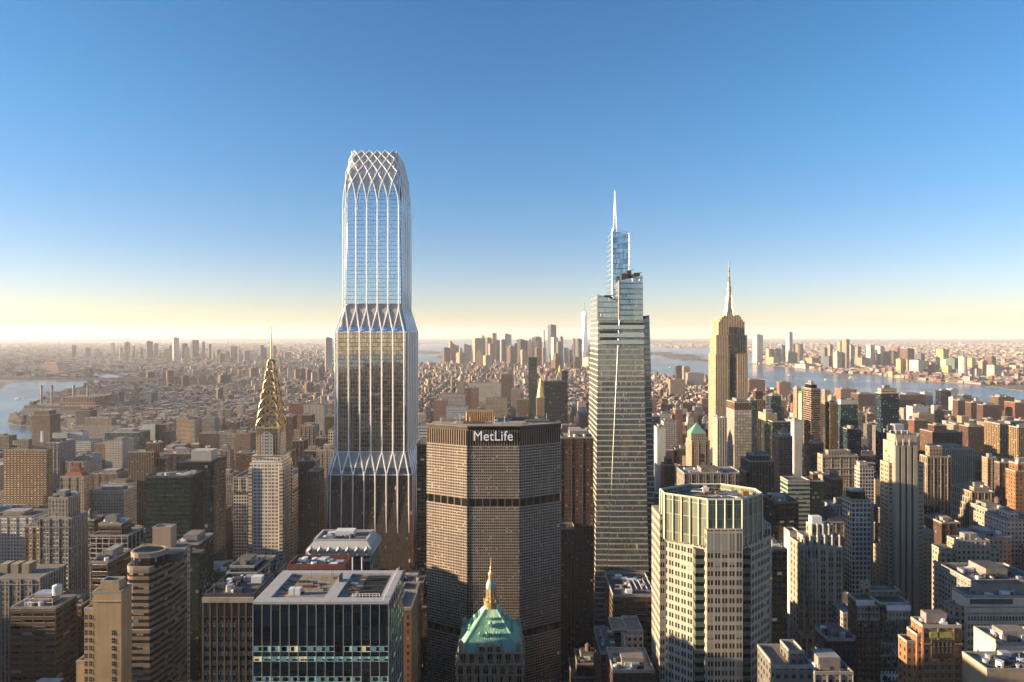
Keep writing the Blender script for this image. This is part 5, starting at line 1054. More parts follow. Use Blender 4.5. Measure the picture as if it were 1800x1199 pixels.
B('apartment_tower', 'white grid tower', 'partly hidden behind the lattice tower', 577, 596, 757, 850, 20, 'whitegrid', yb=800)
B('apartment_tower', 'pale brick tower with small windows', 'left of the lattice tower, below the plain taupe block', 556, 586, 792, 780, 22, 'grey', yb=905)
B('office_block', 'flat dark block with teal roof edge', 'below the beige grid block', 535, 557, 793, 850, 20, 'brickdk', yb=812)
B('apartment_block', 'brown block with low wing', 'left of the flat dark block', 514, 534, 775, 950, 20, 'brown', yb=810)
B('apartment_block', 'plain greyish brown box', 'below the flat dark block', 524, 553, 811, 700, 18, 'brown', yb=840)
B('apartment_tower', 'dark striped pier tower', 'right of the wide white slab tower', 541, 561, 829, 690, 18, 'brownrib', yb=960)
B('office_block', 'black block', 'hidden between lattice tower and lettered tower', 733, 752, 782, 620, 18, 'black', yb=1000)
B('office_block', 'pale blue-white block', 'left behind the lettered tower roof', 733, 757, 748, 900, 22, 'whitebl', yb=770)
# ---- centre behind
B('stone_tower', 'ornate brown stone tower with arched top storeys', 'right of the lettered tower', 986, 1043, 770, 560, 24, 'brown', tiers=[(986, 1010, 930, -16, 16, 'brownrib')], yb=1140, n=6)
B('glass_slab', 'thin greenish glass slab', 'right behind the tapering glass skyscraper', 1147, 1160, 732, 1000, 20, 'teal', yb=850)
B('slab_tower', 'plain white slab with dotted right edge', 'right of the tapering glass skyscraper', 1155, 1170, 752, 940, 20, 'blank', yb=850)
B('brick_tower', 'slim reddish brown tower with roof turret', 'left of the green-roofed cream tower', 1167, 1186, 818, 760, 16, 'brick', tiers=[(1170, 1181, 806, 3, 8, 'brick')], yb=855)
B('office_block', 'low wide dark slab with white roof', 'above the octagonal tower crown', 1203, 1305, 833, 700, 36, 'greypier', yb=856, roofm=ROOF[2], n=8)
B('stepped_tower', 'brown stepped office tower with gilded edges', 'right of the wide dark slab with white roof', 1318, 1361, 812, 640, 26, 'brownrib', tiers=[(1322, 1352, 801, 5, 16, 'brownrib'), (1312, 1318, 830, 3, 20, 'brownrib')], yb=880, n=5)
r_, q = B('stone_tower', 'cream stone tower with light green pyramid roof', 'in front of the limestone skyscraper', 1216, 1248, 776, 900, 30, 'cream', tiers=[(1215, 1241, 763, 3, 20, 'cream')], yb=840, roof=None)
m = MB(); zt = PZ(763, 903); a, b = PX(1214, 903), PX(1242, 903); m.prism(rect(a, b, 902.5, 923.5), zt, PZ(743, 913), 0, 0, poly2=rect((a+b)/2-.3, (a+b)/2+.3, 912.5, 913)); m.build('pyramid_roof', GREENC, r_)
m = MB(); m.box(PX(1228, 900), PX(1237, 900), 899.8, 899.95, PZ(812, 900), PZ(798, 900)); m.build('arched_window', DARKM, r_)
B('striped_tower', 'slim tower of blue glass strips between white piers', 'overlapping the base of the limestone skyscraper', 1261, 1278, 736, 850, 20, 'whitepier', yb=830, n=4)
B('metal_tower', 'pale metal grid tower with a brown piered cap', 'right in front of the limestone skyscraper', 1291, 1321, 722, 900, 34, 'metal', tiers=[(1291, 1321, 708, .2, 33.6, 'brownrib')], yb=840, roofm=ROOF[2])
B('glass_tower', 'grey-green glass slab', 'right behind the pale metal grid tower', 1318, 1330, 704, 1100, 20, 'teal', yb=790)
B('glass_tower', 'olive glass tower with brown block on top', 'right of the pale metal grid tower', 1329, 1345, 703, 1160, 24, 'golddark', tiers=[(1328, 1341, 687, 6, 12, 'brickdk')], yb=790)
B('office_tower', 'beige slab tower with broad sunlit flank and glass front', 'right of the olive glass tower', 1358, 1390, 742, 850, 39, 'greengl', tiers=[(1346, 1366, 728, 14, 26, 'blanktan')], yb=820)
B('glass_tower', 'small dark blue tower with one bright edge', 'above the beige slab tower', 1356, 1373, 696, 1300, 20, 'blueglass', yb=740)
B('apartment_tower', 'slim tan sunlit tower', 'left behind the tall dark louvred tower', 1401, 1408, 683, 1500, 20, 'tan', yb=740)
r_, q = B('apartment_tower', 'narrow white tower with bright green top sign', 'touching the left side of the dark louvred tower', 1409, 1414, 693, 1400, 16, 'white', yb=760, roof=None)
m = MB(); m.box(q[0]+.5, q[1]+.6, q[2]-.5, q[3]-1, q[4], q[4]+6); m.build('green_roof_box', plain('vivid_green', (.05, .55, .10), noise=.1), r_)
B('residential_tower', 'tallest dark louvred tower with stepped top', 'centre of the right-hand skyline cluster', 1426, 1442, 684, 1000, 28, 'stripe', tiers=[(1426, 1436, 676, 3, 20, 'black')], yb=850)
B('concrete_tower', 'plain grey concrete tower', 'left of the dark louvred tower', 1396, 1410, 740, 1000, 22, 'blank', yb=800)
B('apartment_tower', 'red brick and white banded apartment tower', 'in front of the beige slab tower', 1369, 1393, 768, 800, 22, 'pink', tiers=[(1374, 1389, 760, 4, 12, 'white')], yb=840)
B('brick_tower', 'brown brick tower with a sunlit left edge', 'in front of the dark louvred tower', 1425, 1448, 779, 760, 8, 'brown', yb=850, tank=True)
B('glass_tower', 'dark tower with brown crown and gilded edge', 'left one of the glass pair right of the louvred tower', 1459, 1477, 709, 1000, 15, 'golddark', yb=785)
B('glass_tower', 'dark teal glass tower with white top band', 'right one of the glass pair right of the louvred tower', 1478, 1508, 711, 950, 9, 'teal', tiers=[(1478, 1508, 703, .3, 8.4, 'blank')], yb=800, roof='units')
B('glass_tower', 'shorter dark blue glass block', 'below the dark teal tower with white top', 1491, 1514, 755, 900, 24, 'blueglass', yb=815)
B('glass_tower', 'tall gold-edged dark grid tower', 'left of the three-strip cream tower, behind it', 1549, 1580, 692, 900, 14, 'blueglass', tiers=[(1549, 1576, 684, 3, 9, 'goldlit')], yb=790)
r_, q = B('palazzo_block', 'white ornate palazzo block with heavy cornice', 'below the dark teal glass tower', 1446, 1508, 801, 720, 12, 'stone', tiers=[(1456, 1495, 793, 3, 7, 'creamdk')], yb=860)
for yy in (802, 823, 835): m = MB(); m.box(q[0]-1, q[1]+1, q[2]-1, q[2]-.02, PZ(yy, 720)-.8, PZ(yy, 720)); m.build('cornice', STONE, r_)
B('apartment_block', 'white block with blazing sunlit left wall', 'right of the white ornate palazzo', 1511, 1536, 822, 700, 10, 'whitegrid', tiers=[(1511, 1524, 813, 2, 6, 'white')], yb=880)
B('loft_tower', 'brown grid tower with gilded left wall', 'right behind the three-strip cream tower', 1630, 1672, 804, 600, 11, 'tanpier', tiers=[(1634, 1656, 786, 3, 6, 'tan')], yb=980, tank=False)
B('palazzo_block', 'grey colonnaded block with pale flat roof', 'behind the brown grid tower', 1662, 1713, 790, 800, 36, 'greypier', yb=850, roofm=ROOF[2])
B('loft_block', 'dark brown loft block with stepped roof', 'above the grey colonnaded block', 1640, 1692, 760, 1050, 34, 'brown', tiers=[(1642, 1664, 748, 6, 16, 'brickdk')], yb=785)
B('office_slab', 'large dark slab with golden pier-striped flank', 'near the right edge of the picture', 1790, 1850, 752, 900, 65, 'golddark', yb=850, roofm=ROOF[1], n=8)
B('apartment_block', 'brown block with dazzling white left wall', 'below the large golden-flanked slab', 1736, 1752, 806, 760, 9, 'tan', yb=860)
B('loft_block', 'dark brown block with gilded corner', 'right of the block with dazzling white wall', 1757, 1792, 814, 720, 8, 'brown', yb=850)
B('stepped_tower', 'bright orange sunlit tower with a lower shoulder', 'cut off by the right edge', 1789, 1830, 816, 560, 10, 'orange', tiers=[(1785, 1830, 829, -3, 11, 'orange')], yb=900)
r_, q = B('setback_block', 'brown terraced block like a stepped pyramid', 'left of the bright orange tower', 1708, 1748, 866, 620, 30, 'tanpier', tiers=[(1704, 1708, 876, 1, 28, 'tanpier'), (1700, 1704, 886, 2, 27, 'tanpier'), (1696, 1700, 897, 3, 26, 'tanpier'), (1692, 1696, 908, 4, 25, 'tanpier'), (1712, 1740, 858, 6, 16, 'tan')], yb=925)
B('stepped_tower', 'grey block with one sunlit corner fin', 'below the bright orange tower', 1735, 1776, 896, 560, 22, 'stone', tiers=[(1730, 1736, 906, 2, 16, 'stone')], yb=930, tank=True)
B('stepped_tower', 'whitish stepped block', 'at the right edge below the orange tower', 1770, 1830, 915, 520, 24, 'white', tiers=[(1776, 1790, 900, 5, 12, 'white')], yb=955)
B('gothic_tower', 'small black tower with lit crown windows', 'right of the three-strip cream tower', 1626, 1650, 890, 600, 18, 'black', tiers=[(1630, 1644, 882, 3, 10, 'black')], yb=960)
B('loft_block', 'dark purple-brown block', 'below the brown grid tower', 1655, 1688, 920, 560, 24, 'brickdk', yb=965, n=5)
B('hotel_block', 'low cream roofed block with sunlit chimneys', 'between the purple-brown block and the whitish stepped block', 1715, 1778, 945, 500, 22, 'stone', yb=970, n=9)
B('office_block', 'plain grey-beige wing with a white pipe', 'right of the three-strip cream tower, low', 1682, 1740, 952, 440, 10, 'stone', tiers=[(1653, 1682, 966, 2, 9, 'stone'), (1740, 1758, 966, 3, 8, 'stone')], yb=1030)
B('clubhouse', 'low grey building with glass skylight roof', 'above the big white building with an attic', 1706, 1830, 1022, 400, 30, 'grey', yb=1040, roofm=ROOF[0], n=14)
r_, q = B('office_block', 'big white building with blank attic and dark square windows', 'at the right edge of the foreground', 1699, 1850, 1050, 330, 11, 'blankwhite', tiers=[(1676, 1699, 1068, 2, 7, 'cream')], yb=1120, n=16)
wdk = plain('dark_window', (.012, .013, .014), rough=.12, noise=.3)
windows(r_, PX(1700, 330), PX(1812, 330), 330, PZ(1200, 330), PZ(1080, 330), 20, 4.1, .95, 2.0, wdk, STONE, cap=100)
m = MB(); m.box(q[0]-.6, q[1], q[2]-.7, q[2]-.02, PZ(1077, 330)-.6, PZ(1077, 330)); m.box(q[0], q[1], q[2]-.5, q[2]-.02, PZ(1066, 330)-5*0-.5, PZ(1066, 330)); m.build('cornice', STONE, r_)
m = MB(); m.box(PX(1705, 330), PX(1780, 330), 329.8, 329.95, PZ(1062, 330), PZ(1053, 330)); m.build('louvre_panel', plain('louvre_grey', (.10, .10, .10)), r_)
r_, q = B('office_block', 'cream block with slot windows below its parapet', 'in the bottom right corner', 1758, 1850, 1134, 280, 16, 'blankwhite', yb=1199, n=8)
windows(r_, q[0]+1, q[1], 280, 60, PZ(1164, 280), 9, 3.6, 1., 1.7, wdk, STONE, cap=60)
m = MB()
for i in range(4): m.box(q[0]+1.2+5*i, q[0]+5+5*i, q[2]-.08, q[2]-.02, q[4]-3.6, q[4]-3.)
m.build('slot_window', wdk, r_)
windows(r_, 0, 0, 0, 60, PZ(1164, 280), 4, 3.6, 1., 1.7, wdk, STONE, cap=40, side=(q[0], q[2]+.5, q[3]-1, -1))
B('low_block', 'low block with blue-grey roof', 'directly under the cream corner block', 1735, 1850, 1180, 255, 14, 'blanktan', yb=1199, roofm=plain('roof_bluegrey', (.18, .22, .24)), roof='units')
r_, q = B('brick_tower', 'orange brick tower with a green mosaic panel', 'in the lower right foreground', 1622, 1690, 1103, 270, 8, 'orange', tiers=[(1612, 1622, 1118, 1, 7, 'orange'), (1594, 1613, 1130, 2, 6, 'orange')], yb=1199, n=8)
m = MB(); m.box(PX(1634, 270), PX(1674, 270), 269.7, 269.95, PZ(1121, 270), PZ(1111, 270)); m.build('mosaic_panel', plain('mosaic_green', (.22, .34, .10), noise=.5, scale=1.2, col2=(.42, .38, .12)), r_)
m = MB(); m.box(PX(1637, 270), PX(1675, 270), 269.6, 269.95, PZ(1157, 270), PZ(1124, 270)); m.build('dark_bay', plain('bay_dark', (.05, .035, .03)), r_)
windows(r_, PX(1638, 270), PX(1674, 270), 269.6, PZ(1156, 270), PZ(1126, 270), 5, 2.6, .8, 1.9, GP, plain('bay_frame', (.2, .12, .07)), cap=60)
windows(r_, PX(1624, 270), PX(1688, 270), 270, 70, PZ(1166, 270), 10, 3.4, .9, 1.9, GP, STONE, cap=80)
r_, q = B('hotel_tower', 'brown brick hotel with a white cornice band', 'left of the orange brick tower', 1506, 1547, 1058, 338, 9, 'brown', tiers=[(1547, 1598, 1062, -6, 14, 'brown'), (1529, 1583, 1040, 3, 5, 'creamdk'), (1518, 1529, 1026, 4, 3.5, 'cream')], yb=1199, tank=False)
m = MB(); m.box(q[0]-.4, q[1], q[2]-1, q[2]-.02, q[4]-1.6, q[4]+.9); m.box(q[1]-.4, PX(1599, 332), 331, 331.98, q[4]-1.6, q[4]+.9); m.build('cornice', WHITEM, r_)
m = MB(); m.box(q[1]+.3, PX(1598, 332), 331.7, 331.95, PZ(1091, 332), q[4]-1.6); m.box(q[0], q[1], 337.7, 337.95, PZ(1091, 338), q[4]-1.6); m.build('pale_attic', plain('attic_cream', (.45, .40, .32)), r_)
windows(r_, PX(1549, 332), PX(1597, 332), 331.7, 60, q[4]-2.2, 8, 3.3, .75, 1.7, wdk, STONE, cap=100)
windows(r_, PX(1506, 338), PX(1545, 338), 337.7, 60, q[4]-2.2, 6, 3.3, .75, 1.7, wdk, STONE, cap=100)
B('grid_tower', 'white grid tower with black rooftop box', 'between the terraced tower and the three-strip tower', 1497, 1531, 880, 520, 15, 'whitegrid', tiers=[(1496, 1521, 864, 3, 8, 'black')], yb=1015, roof='units')
B('office_block', 'teal ribbon-window block with a golden reflection', 'left behind the terraced tower', 1385, 1424, 846, 560, 16, 'tealband', tiers=[(1424, 1448, 846, .2, 15.5, 'greengl'), (1429, 1438, 833, 5, 6, 'brickdk'), (1440, 1450, 833, 5, 6, 'brickdk')], yb=935)
B('office_block', 'matt black glass block', 'right of the octagonal tower crown', 1362, 1404, 884, 480, 26, 'black', yb=960)
B('office_block', 'low black block with white roof edge', 'right beside the octagonal tower', 1357, 1384, 968, 400, 24, 'black', yb=1100, roofm=ROOF[2])
B('office_block', 'plain grey stone slab', 'left edge of the terraced tower', 1388, 1404, 936, 470, 10, 'blank', yb=1000)
B('apartment_block', 'little red and white brick block with roof turret', 'above the pyramid-capped block', 1462, 1481, 842, 640, 16, 'brick', tiers=[(1466, 1474, 831, 4, 8, 'pink')], yb=880)
r_, q = B('stone_block', 'stone block with dark hipped roof', 'right behind the terraced tower', 1456, 1484, 920, 480, 22, 'creamdk', yb=975, roof=None)
m = MB(); m.prism(rect(q[0]-.5, q[1]+.5, q[2]-.5, q[3]+.5), q[4], q[4]+10, 0, 0, poly2=rect(q[0]+5, q[1]-5, q[2]+9, q[3]-9)); m.build('hipped_roof', plain('slate_dark', (.05, .04, .045)), r_)
B('low_block', 'low white block with two-storey penthouse', 'at the bottom right of the octagonal tower', 1361, 1430, 1174, 262, 18, 'slate', tiers=[(1389, 1414, 1148, 3, 10, 'slate')], yb=1199)
B('glass_block', 'low grey glass-grid block', 'between the terraced tower and the brown hotel', 1455, 1503, 1126, 330, 14, 'blueglass', tiers=[(1450, 1503, 1122, 6, 7, 'blanktan')], yb=1199, n=6)
B('low_block', 'low pale block with flat white roof', 'left of the brown hotel shoulder', 1482, 1504, 1080, 400, 14, 'grey', yb=1118, roofm=ROOF[2])
B('low_block', 'low dark roofed block with ducts', 'at the bottom edge below the grey glass-grid block', 1432, 1500, 1185, 285, 16, 'grey', yb=1199, n=12)
# ---- bottom, between lettered tower and octagonal tower
r_, q = B('office_block', 'dark block with ribbed skylight roof', 'at the foot of the tapering glass skyscraper', 1078, 1156, 1049, 400, 38, 'brownband', yb=1110, roofm=ROOF[0], roof='units', n=8)
for i in range(7):
    x = PX(1106, 410)+3.3*i; m = MB(); m.prism([(x, 408), (x+3.2, 408), (x+3.2, 424), (x, 424)], q[4], q[4]+.4, 0, None); m.quad([(x, 408, q[4]+.4), (x+3.2, 408, q[4]+.4), (x+1.2, 408, q[4]+2.4)]); m.quad([(x, 408, q[4]+.4), (x+1.2, 408, q[4]+2.4), (x+1.2, 424, q[4]+2.4), (x, 424, q[4]+.4)]); m.quad([(x+1.2, 408, q[4]+2.4), (x+3.2, 408, q[4]+.4), (x+3.2, 424, q[4]+.4), (x+1.2, 424, q[4]+2.4)]); m.build('skylight', ROOF[2], r_)
B('apartment_block', 'small white tower with roof tanks', 'below the ribbed skylight roof', 1102, 1131, 1112, 340, 18, 'white', tiers=[(1076, 1102, 1108, 2, 14, 'greengl')], yb=1175, tank=True, n=5)
r_, q = B('low_block', 'low dark block with pale green cornice', 'left of the small white tower with roof tanks', 1056, 1084, 1150, 345, 30, 'brickdk', yb=1175, cap=GREENC)
B('low_block', 'low dark roof with sunlit fins', 'at the bottom edge beside the octagonal tower', 1078, 1150, 1182, 300, 22, 'brickdk', yb=1199, n=10)
# ---- midground centre
B('glass_tower', 'slender green glass tower with golden reflection', 'above the lettered tower roof, right part', 929, 944, 628, 2000, 28, 'greengl', yb=700, roof=None)
r_, q = B('gold_roof_tower', 'stone tower with golden pyramid roof', 'right behind the lettered tower roof', 943, 957, 699, 1700, 24, 'tan', yb=740, roof=None)
m = MB(); a, b = q[0]+1, q[1]-1; m.prism([(a+(b-a)*.5+(b-a)*.5*math.cos(math.pi/4*i+.39), 1712+(b-a)*.5*math.sin(math.pi/4*i+.39)) for i in range(8)], q[4], PZ(664, 1712), 0, None, poly2=[(a+(b-a)*.5+.2*math.cos(math.pi/4*i+.39), 1712+.2*math.sin(math.pi/4*i+.39)) for i in range(8)]); m.build('gilded_roof', GOLD, r_)
B('dark_slab', 'dark bronze slab tower', 'beside the golden pyramid roof', 957, 994, 671, 1760, 40, 'black', yb=745)
B('dark_slab', 'narrow black tower', 'behind the dark bronze slab', 988, 998, 652, 1850, 26, 'black', yb=700)
r_, q = B('clock_tower', 'pale campanile tower with gilded lantern', 'behind the dark bronze slab tower', 978, 990, 664, 2050, 22, 'stone', yb=690, roof=None)
m = MB(); m.prism(rect(q[0], q[1], q[2], q[3]), q[4], PZ(654, 2060), 0, 0, poly2=rect(q[0]+6, q[1]-6, q[2]+6, q[3]-6)); m.build('pyramid_roof', STONE, r_)
m = MB(); x = (q[0]+q[1])/2; m.lathe(x, 2061, [(4, PZ(654, 2060)), (4, PZ(650, 2060)), (2, PZ(646, 2060)), (.3, PZ(641, 2060))], 8); m.build('gilded_lantern', GOLD, r_)
B('loft_block', 'white grid block', 'above the left end of the lettered tower roof', 770, 817, 694, 1900, 40, 'whitegrid', yb=720)
r_, q = B('clock_tower', 'grey domed tower with dark clock stage', 'above the white grid block', 804, 815, 670, 2300, 24, 'stone', yb=695, roof=None)
m = MB(); m.lathe((q[0]+q[1])/2, 2312, [(9, q[4]), (9, q[4]+8), (7, q[4]+16), (3, q[4]+22), (.4, q[4]+32)], 10); m.build('dome', STONE, r_)
B('brick_block', 'vivid red brick block', 'right of the grey domed tower', 816, 828, 682, 2050, 24, 'brick', yb=700)
B('brick_block', 'pinkish block with an arched gable', 'right of the vivid red brick block', 828, 841, 682, 2000, 26, 'pink', yb=712)
B('loft_block', 'grey pair of ornate blocks', 'behind the bronze rooftop enclosure', 854, 891, 702, 1750, 34, 'stone', yb=735)
B('glass_block', 'olive glass corner block', 'left of the golden pyramid tower', 909, 930, 703, 1600, 24, 'golddark', yb=740)
B('apartment_tower', 'plain brown box tower', 'alone above the lettered tower roof centre', 881, 901, 658, 2700, 30, 'brown', yb=685)
B('loft_block', 'white wide block', 'left of the brown box tower', 823, 880, 674, 2400, 36, 'white', yb=700)
B('loft_block', 'grey ornate block', 'left of the golden pyramid tower, set back', 898, 916, 684, 2200, 30, 'stone', yb=705)
B('loft_block', 'tall mauve-brown block', 'left behind the lettered tower roof edge', 763, 785, 704, 1650, 26, 'pink', yb=735)
B('loft_block', 'bluish white low block', 'in front of the white grid block', 784, 822, 716, 1550, 30, 'whitebl', yb=740)
# ---- right middle distance, Hudson side
for a in (('tower_block', 'dark glass tower with a beige left wall', 'on the river bank at upper right', 1654, 1672, 687, 2300, 30, 'black'),
          ('office_block', 'pale blue block', 'right behind the dark glass tower at the bank', 1672, 1685, 684, 2450, 26, 'whitebl'),
          ('office_block', 'small white block', 'right below the pale blue riverside block', 1675, 1687, 699, 2250, 22, 'white'),
          ('office_block', 'white and blue corner block', 'left of the dark glass riverside tower', 1625, 1640, 690, 2400, 26, 'whitebl'),
          ('warehouse', 'massive brown stepped riverside building', 'right behind the gold-edged dark grid tower', 1582, 1628, 694, 2350, 60, 'brickdk'),
          ('office_block', 'greenish glass block', 'right of the dark glass riverside tower', 1692, 1708, 695, 2350, 26, 'teal'),
          ('office_block', 'small white cube', 'right of the greenish glass block', 1715, 1723, 701, 2300, 20, 'white'),
          ('housing_slab', 'brown slab with one white stair strip', 'leftmost of the three brown riverside slabs', 1684, 1704, 704, 1950, 24, 'brickdk'),
          ('housing_slab', 'wide brown slab', 'middle one of the three brown riverside slabs', 1707, 1734, 708, 1850, 24, 'brickdk'),
          ('housing_slab', 'brown slab with white centre strip', 'rightmost of the three brown riverside slabs', 1728, 1757, 712, 1780, 24, 'brickdk'),
          ('office_block', 'grey-brown block with arched top', 'right of the three brown riverside slabs', 1755, 1783, 698, 1950, 34, 'brownrib'),
          ('warehouse', 'flat reddish block', 'cut by the right edge near the river', 1784, 1830, 708, 1850, 40, 'brick'),
          ('school', 'pale teal low building', 'below the massive brown riverside building', 1604, 1633, 715, 1900, 30, 'whitebl'),
          ('loft_block', 'tan low block with long roof', 'below the pale teal building', 1615, 1642, 728, 1700, 26, 'tan'),
          ('loft_block', 'coral red lit block', 'left below the tan low block', 1607, 1626, 739, 1500, 22, 'brick'),
          ('loft_block', 'beige block with lit left wall', 'above the dark stepped loft block', 1676, 1700, 748, 1300, 24, 'tan'),
          ('loft_block', 'big shaded brown block', 'left of the large golden-flanked slab', 1702, 1731, 750, 1250, 26, 'brickdk'),
          ('market_hall', 'wide salmon warehouse with one dark opening', 'on the river bank right of the limestone skyscraper', 1317, 1345, 668, 3150, 90, 'brick'),
          ('tower_block', 'reddish riverside tower with grid neighbour', 'left of the dark louvred tower top', 1370, 1390, 672, 2900, 30, 'pink'),
          ('tower_block', 'dark blue-grey slab on the skyline', 'between the glass skyscraper and the limestone skyscraper', 1189, 1199, 643, 4000, 40, 'blueglass'),
          ('loft_block', 'domed tan block', 'right of the dark blue-grey skyline slab', 1202, 1213, 645, 3900, 40, 'tan'),
          ('warehouse', 'long shaded grey block', 'right of the domed tan block', 1209, 1237, 656, 3700, 50, 'grey'),
          ('loft_block', 'broad tan block', 'left of the limestone skyscraper at mid height', 1178, 1205, 668, 3000, 40, 'tan'),
          ('apartment_tower', 'light pink tower', 'left of the limestone skyscraper, above the green pyramid roof', 1187, 1200, 720, 1500, 22, 'pink'),
          ('loft_block', 'white grid loft block', 'left of the green-roofed cream tower', 1167, 1190, 742, 1250, 24, 'whitegrid'),
          ('loft_block', 'white block with flat roof', 'above the white grid loft block', 1159, 1178, 728, 1500, 24, 'whitebl'),
          ('apartment_tower', 'orange sunlit slab', 'left of the narrow white tower with green sign', 1440, 1452, 712, 1300, 20, 'tan'),
          ('tower_block', 'rose and cream riverside tower', 'right above the dark louvred tower', 1450, 1460, 686, 2400, 26, 'tan'),
          ('tower_block', 'twin tan block', 'right of the rose and cream riverside tower', 1461, 1470, 697, 2100, 24, 'cream'),
          ('warehouse', 'massive dark brown block', 'between the dark teal tower and the gold-edged grid tower', 1509, 1540, 693, 2300, 50, 'brickdk'),
          ('warehouse', 'salmon stepped block', 'above the dark teal tower with white top', 1478, 1506, 684, 2600, 50, 'pink')):
    B(*a, yb=a[5]+22)
# ================================================ FAR CLUSTERS
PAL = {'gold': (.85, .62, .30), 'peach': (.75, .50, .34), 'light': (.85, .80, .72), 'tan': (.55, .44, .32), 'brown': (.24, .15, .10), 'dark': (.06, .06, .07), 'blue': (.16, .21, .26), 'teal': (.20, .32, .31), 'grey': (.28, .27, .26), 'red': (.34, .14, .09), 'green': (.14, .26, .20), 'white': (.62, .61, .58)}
CWORD = {'gold': 'gold-coloured', 'peach': 'peach-coloured', 'light': 'pale', 'tan': 'tan', 'brown': 'brown', 'dark': 'dark', 'blue': 'blue-grey', 'teal': 'teal', 'grey': 'grey', 'red': 'reddish', 'green': 'green', 'white': 'white'}
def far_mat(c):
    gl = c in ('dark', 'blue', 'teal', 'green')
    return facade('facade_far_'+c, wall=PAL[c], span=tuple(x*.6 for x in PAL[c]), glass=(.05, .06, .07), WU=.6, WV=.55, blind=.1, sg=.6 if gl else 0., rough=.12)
def ordw(i):
    t = ['first', 'second', 'third', 'fourth', 'fifth', 'sixth', 'seventh', 'eighth', 'ninth', 'tenth', 'eleventh', 'twelfth', 'thirteenth', 'fourteenth', 'fifteenth', 'sixteenth', 'seventeenth', 'eighteenth', 'nineteenth']
    if i < 19: return t[i]
    tens = {2: 'twent', 3: 'thirt', 4: 'fort', 5: 'fift'}[(i+1)//10]; u = (i+1) % 10
    return tens+'ieth' if u == 0 else tens+'y-'+t[u-1]
def cluster(rows, where, grp, ybase, depth=45):
    n = 0; seen = {}
    rows = sorted(rows, key=lambda t: t[0]); meds = sum(row[2] for row in rows)/len(rows)
    for row in rows:
        a, b, yt, c = row[:4]; yb_ = row[4] if len(row) > 4 else (ybase(a) if callable(ybase) else ybase); Y = GY(yb_); shp = row[5] if len(row) > 5 else 'box'
        wpx = b-a; ratio = (yb_-yt)/wpx
        adj = ('slim' if ratio > 4.5 else 'tall' if ratio > 2.8 else 'broad' if ratio < 1.3 else 'mid-height')+' '+CWORD[c]
        seen[c] = seen.get(c, 0)+1
        lab = '%s tower, %s %s one from the left, %s' % (adj, ordw(seen[c]-1), CWORD[c], where)
        X0, X1, Z = PX(a, Y), PX(b, Y), PZ(yt, Y); root = thing('distant_tower', lab, 'tower', ((X0+X1)/2, Y+depth/2, 2), grp)
        m = MB(); mt = [far_mat(c), ROOF[1]]; th = 20+(a*7) % 22 if a < 1300 else 14+(a*7) % 16; yc = Y+depth/2; f_ = 6 if Y > 3500 else 3.5
        if shp == 'step': m.prism(rrect(X0, X1, yc, th), 2, Z-(Z-2)*.3, 0, 1, f_, f_); k2 = (X1-X0)*.2; m.prism(rrect(X0+k2, X1-k2, yc, th), 2, Z, 0, 1, f_, f_)
        elif shp == 'pyr': m.box(X0, X1, Y, Y+depth, 2, Z-(X1-X0)*1.0, 0, 1, bay=8, flr=8); m.prism(rect(X0, X1, Y, Y+depth), Z-(X1-X0), Z, 0, 1, poly2=rect((X0+X1)/2-1, (X0+X1)/2+1, Y+depth/2-1, Y+depth/2+1))
        elif shp == 'slant': m.prism(rect(X0, X1, Y, Y+depth), 2, Z, 0, 1, 8, 8, zt=[Z, Z*.88, Z*.88, Z])
        elif shp == 'round': m.cyl((X0+X1)/2, Y+depth/2, (X1-X0)/2, 2, Z, 16)
        else: m.prism(rrect(X0, X1, yc, th), 2, Z, 0, 1, f_, f_)
        m.build('wall', mt, root)
        m = MB(); k = (X1-X0)*.25; rr = random.Random(int(a*10))
        if shp not in ('pyr', 'slant'): m.prism(rrect(X0+k, X1-k*rr.uniform(.8, 1.6), yc, th), Z, Z+rr.uniform(3, 9), 0, 0); m.build('roof_plant', ROOF[rr.randrange(4)], root)
        FOOT.append((X0, X1, Y, Y+depth)); VIS.append((a-1, b+1, Y, min(yt+(yb_-yt)*.75, yb_-4)))
# downtown
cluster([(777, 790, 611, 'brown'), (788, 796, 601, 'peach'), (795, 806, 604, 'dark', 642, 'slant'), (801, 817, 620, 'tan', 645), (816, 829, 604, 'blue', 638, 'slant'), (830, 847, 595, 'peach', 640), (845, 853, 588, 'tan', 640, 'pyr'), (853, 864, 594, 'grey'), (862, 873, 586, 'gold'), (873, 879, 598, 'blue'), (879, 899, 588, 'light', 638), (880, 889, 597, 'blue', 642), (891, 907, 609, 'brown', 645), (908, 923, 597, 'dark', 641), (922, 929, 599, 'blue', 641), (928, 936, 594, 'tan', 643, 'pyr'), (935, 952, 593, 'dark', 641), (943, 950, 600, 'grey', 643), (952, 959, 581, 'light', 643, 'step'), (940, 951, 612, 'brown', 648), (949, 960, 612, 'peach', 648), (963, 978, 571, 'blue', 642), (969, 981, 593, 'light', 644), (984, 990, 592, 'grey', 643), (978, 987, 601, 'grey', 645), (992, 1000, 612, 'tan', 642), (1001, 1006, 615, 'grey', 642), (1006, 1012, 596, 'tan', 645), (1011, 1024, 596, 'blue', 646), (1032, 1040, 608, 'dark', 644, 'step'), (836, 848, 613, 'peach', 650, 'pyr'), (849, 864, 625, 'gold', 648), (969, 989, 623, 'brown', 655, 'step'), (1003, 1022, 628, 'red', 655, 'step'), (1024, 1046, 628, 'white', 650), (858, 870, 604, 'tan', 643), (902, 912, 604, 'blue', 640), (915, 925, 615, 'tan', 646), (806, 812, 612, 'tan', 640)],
        'among the downtown skyline', 'downtown skyline towers', 641, 40)
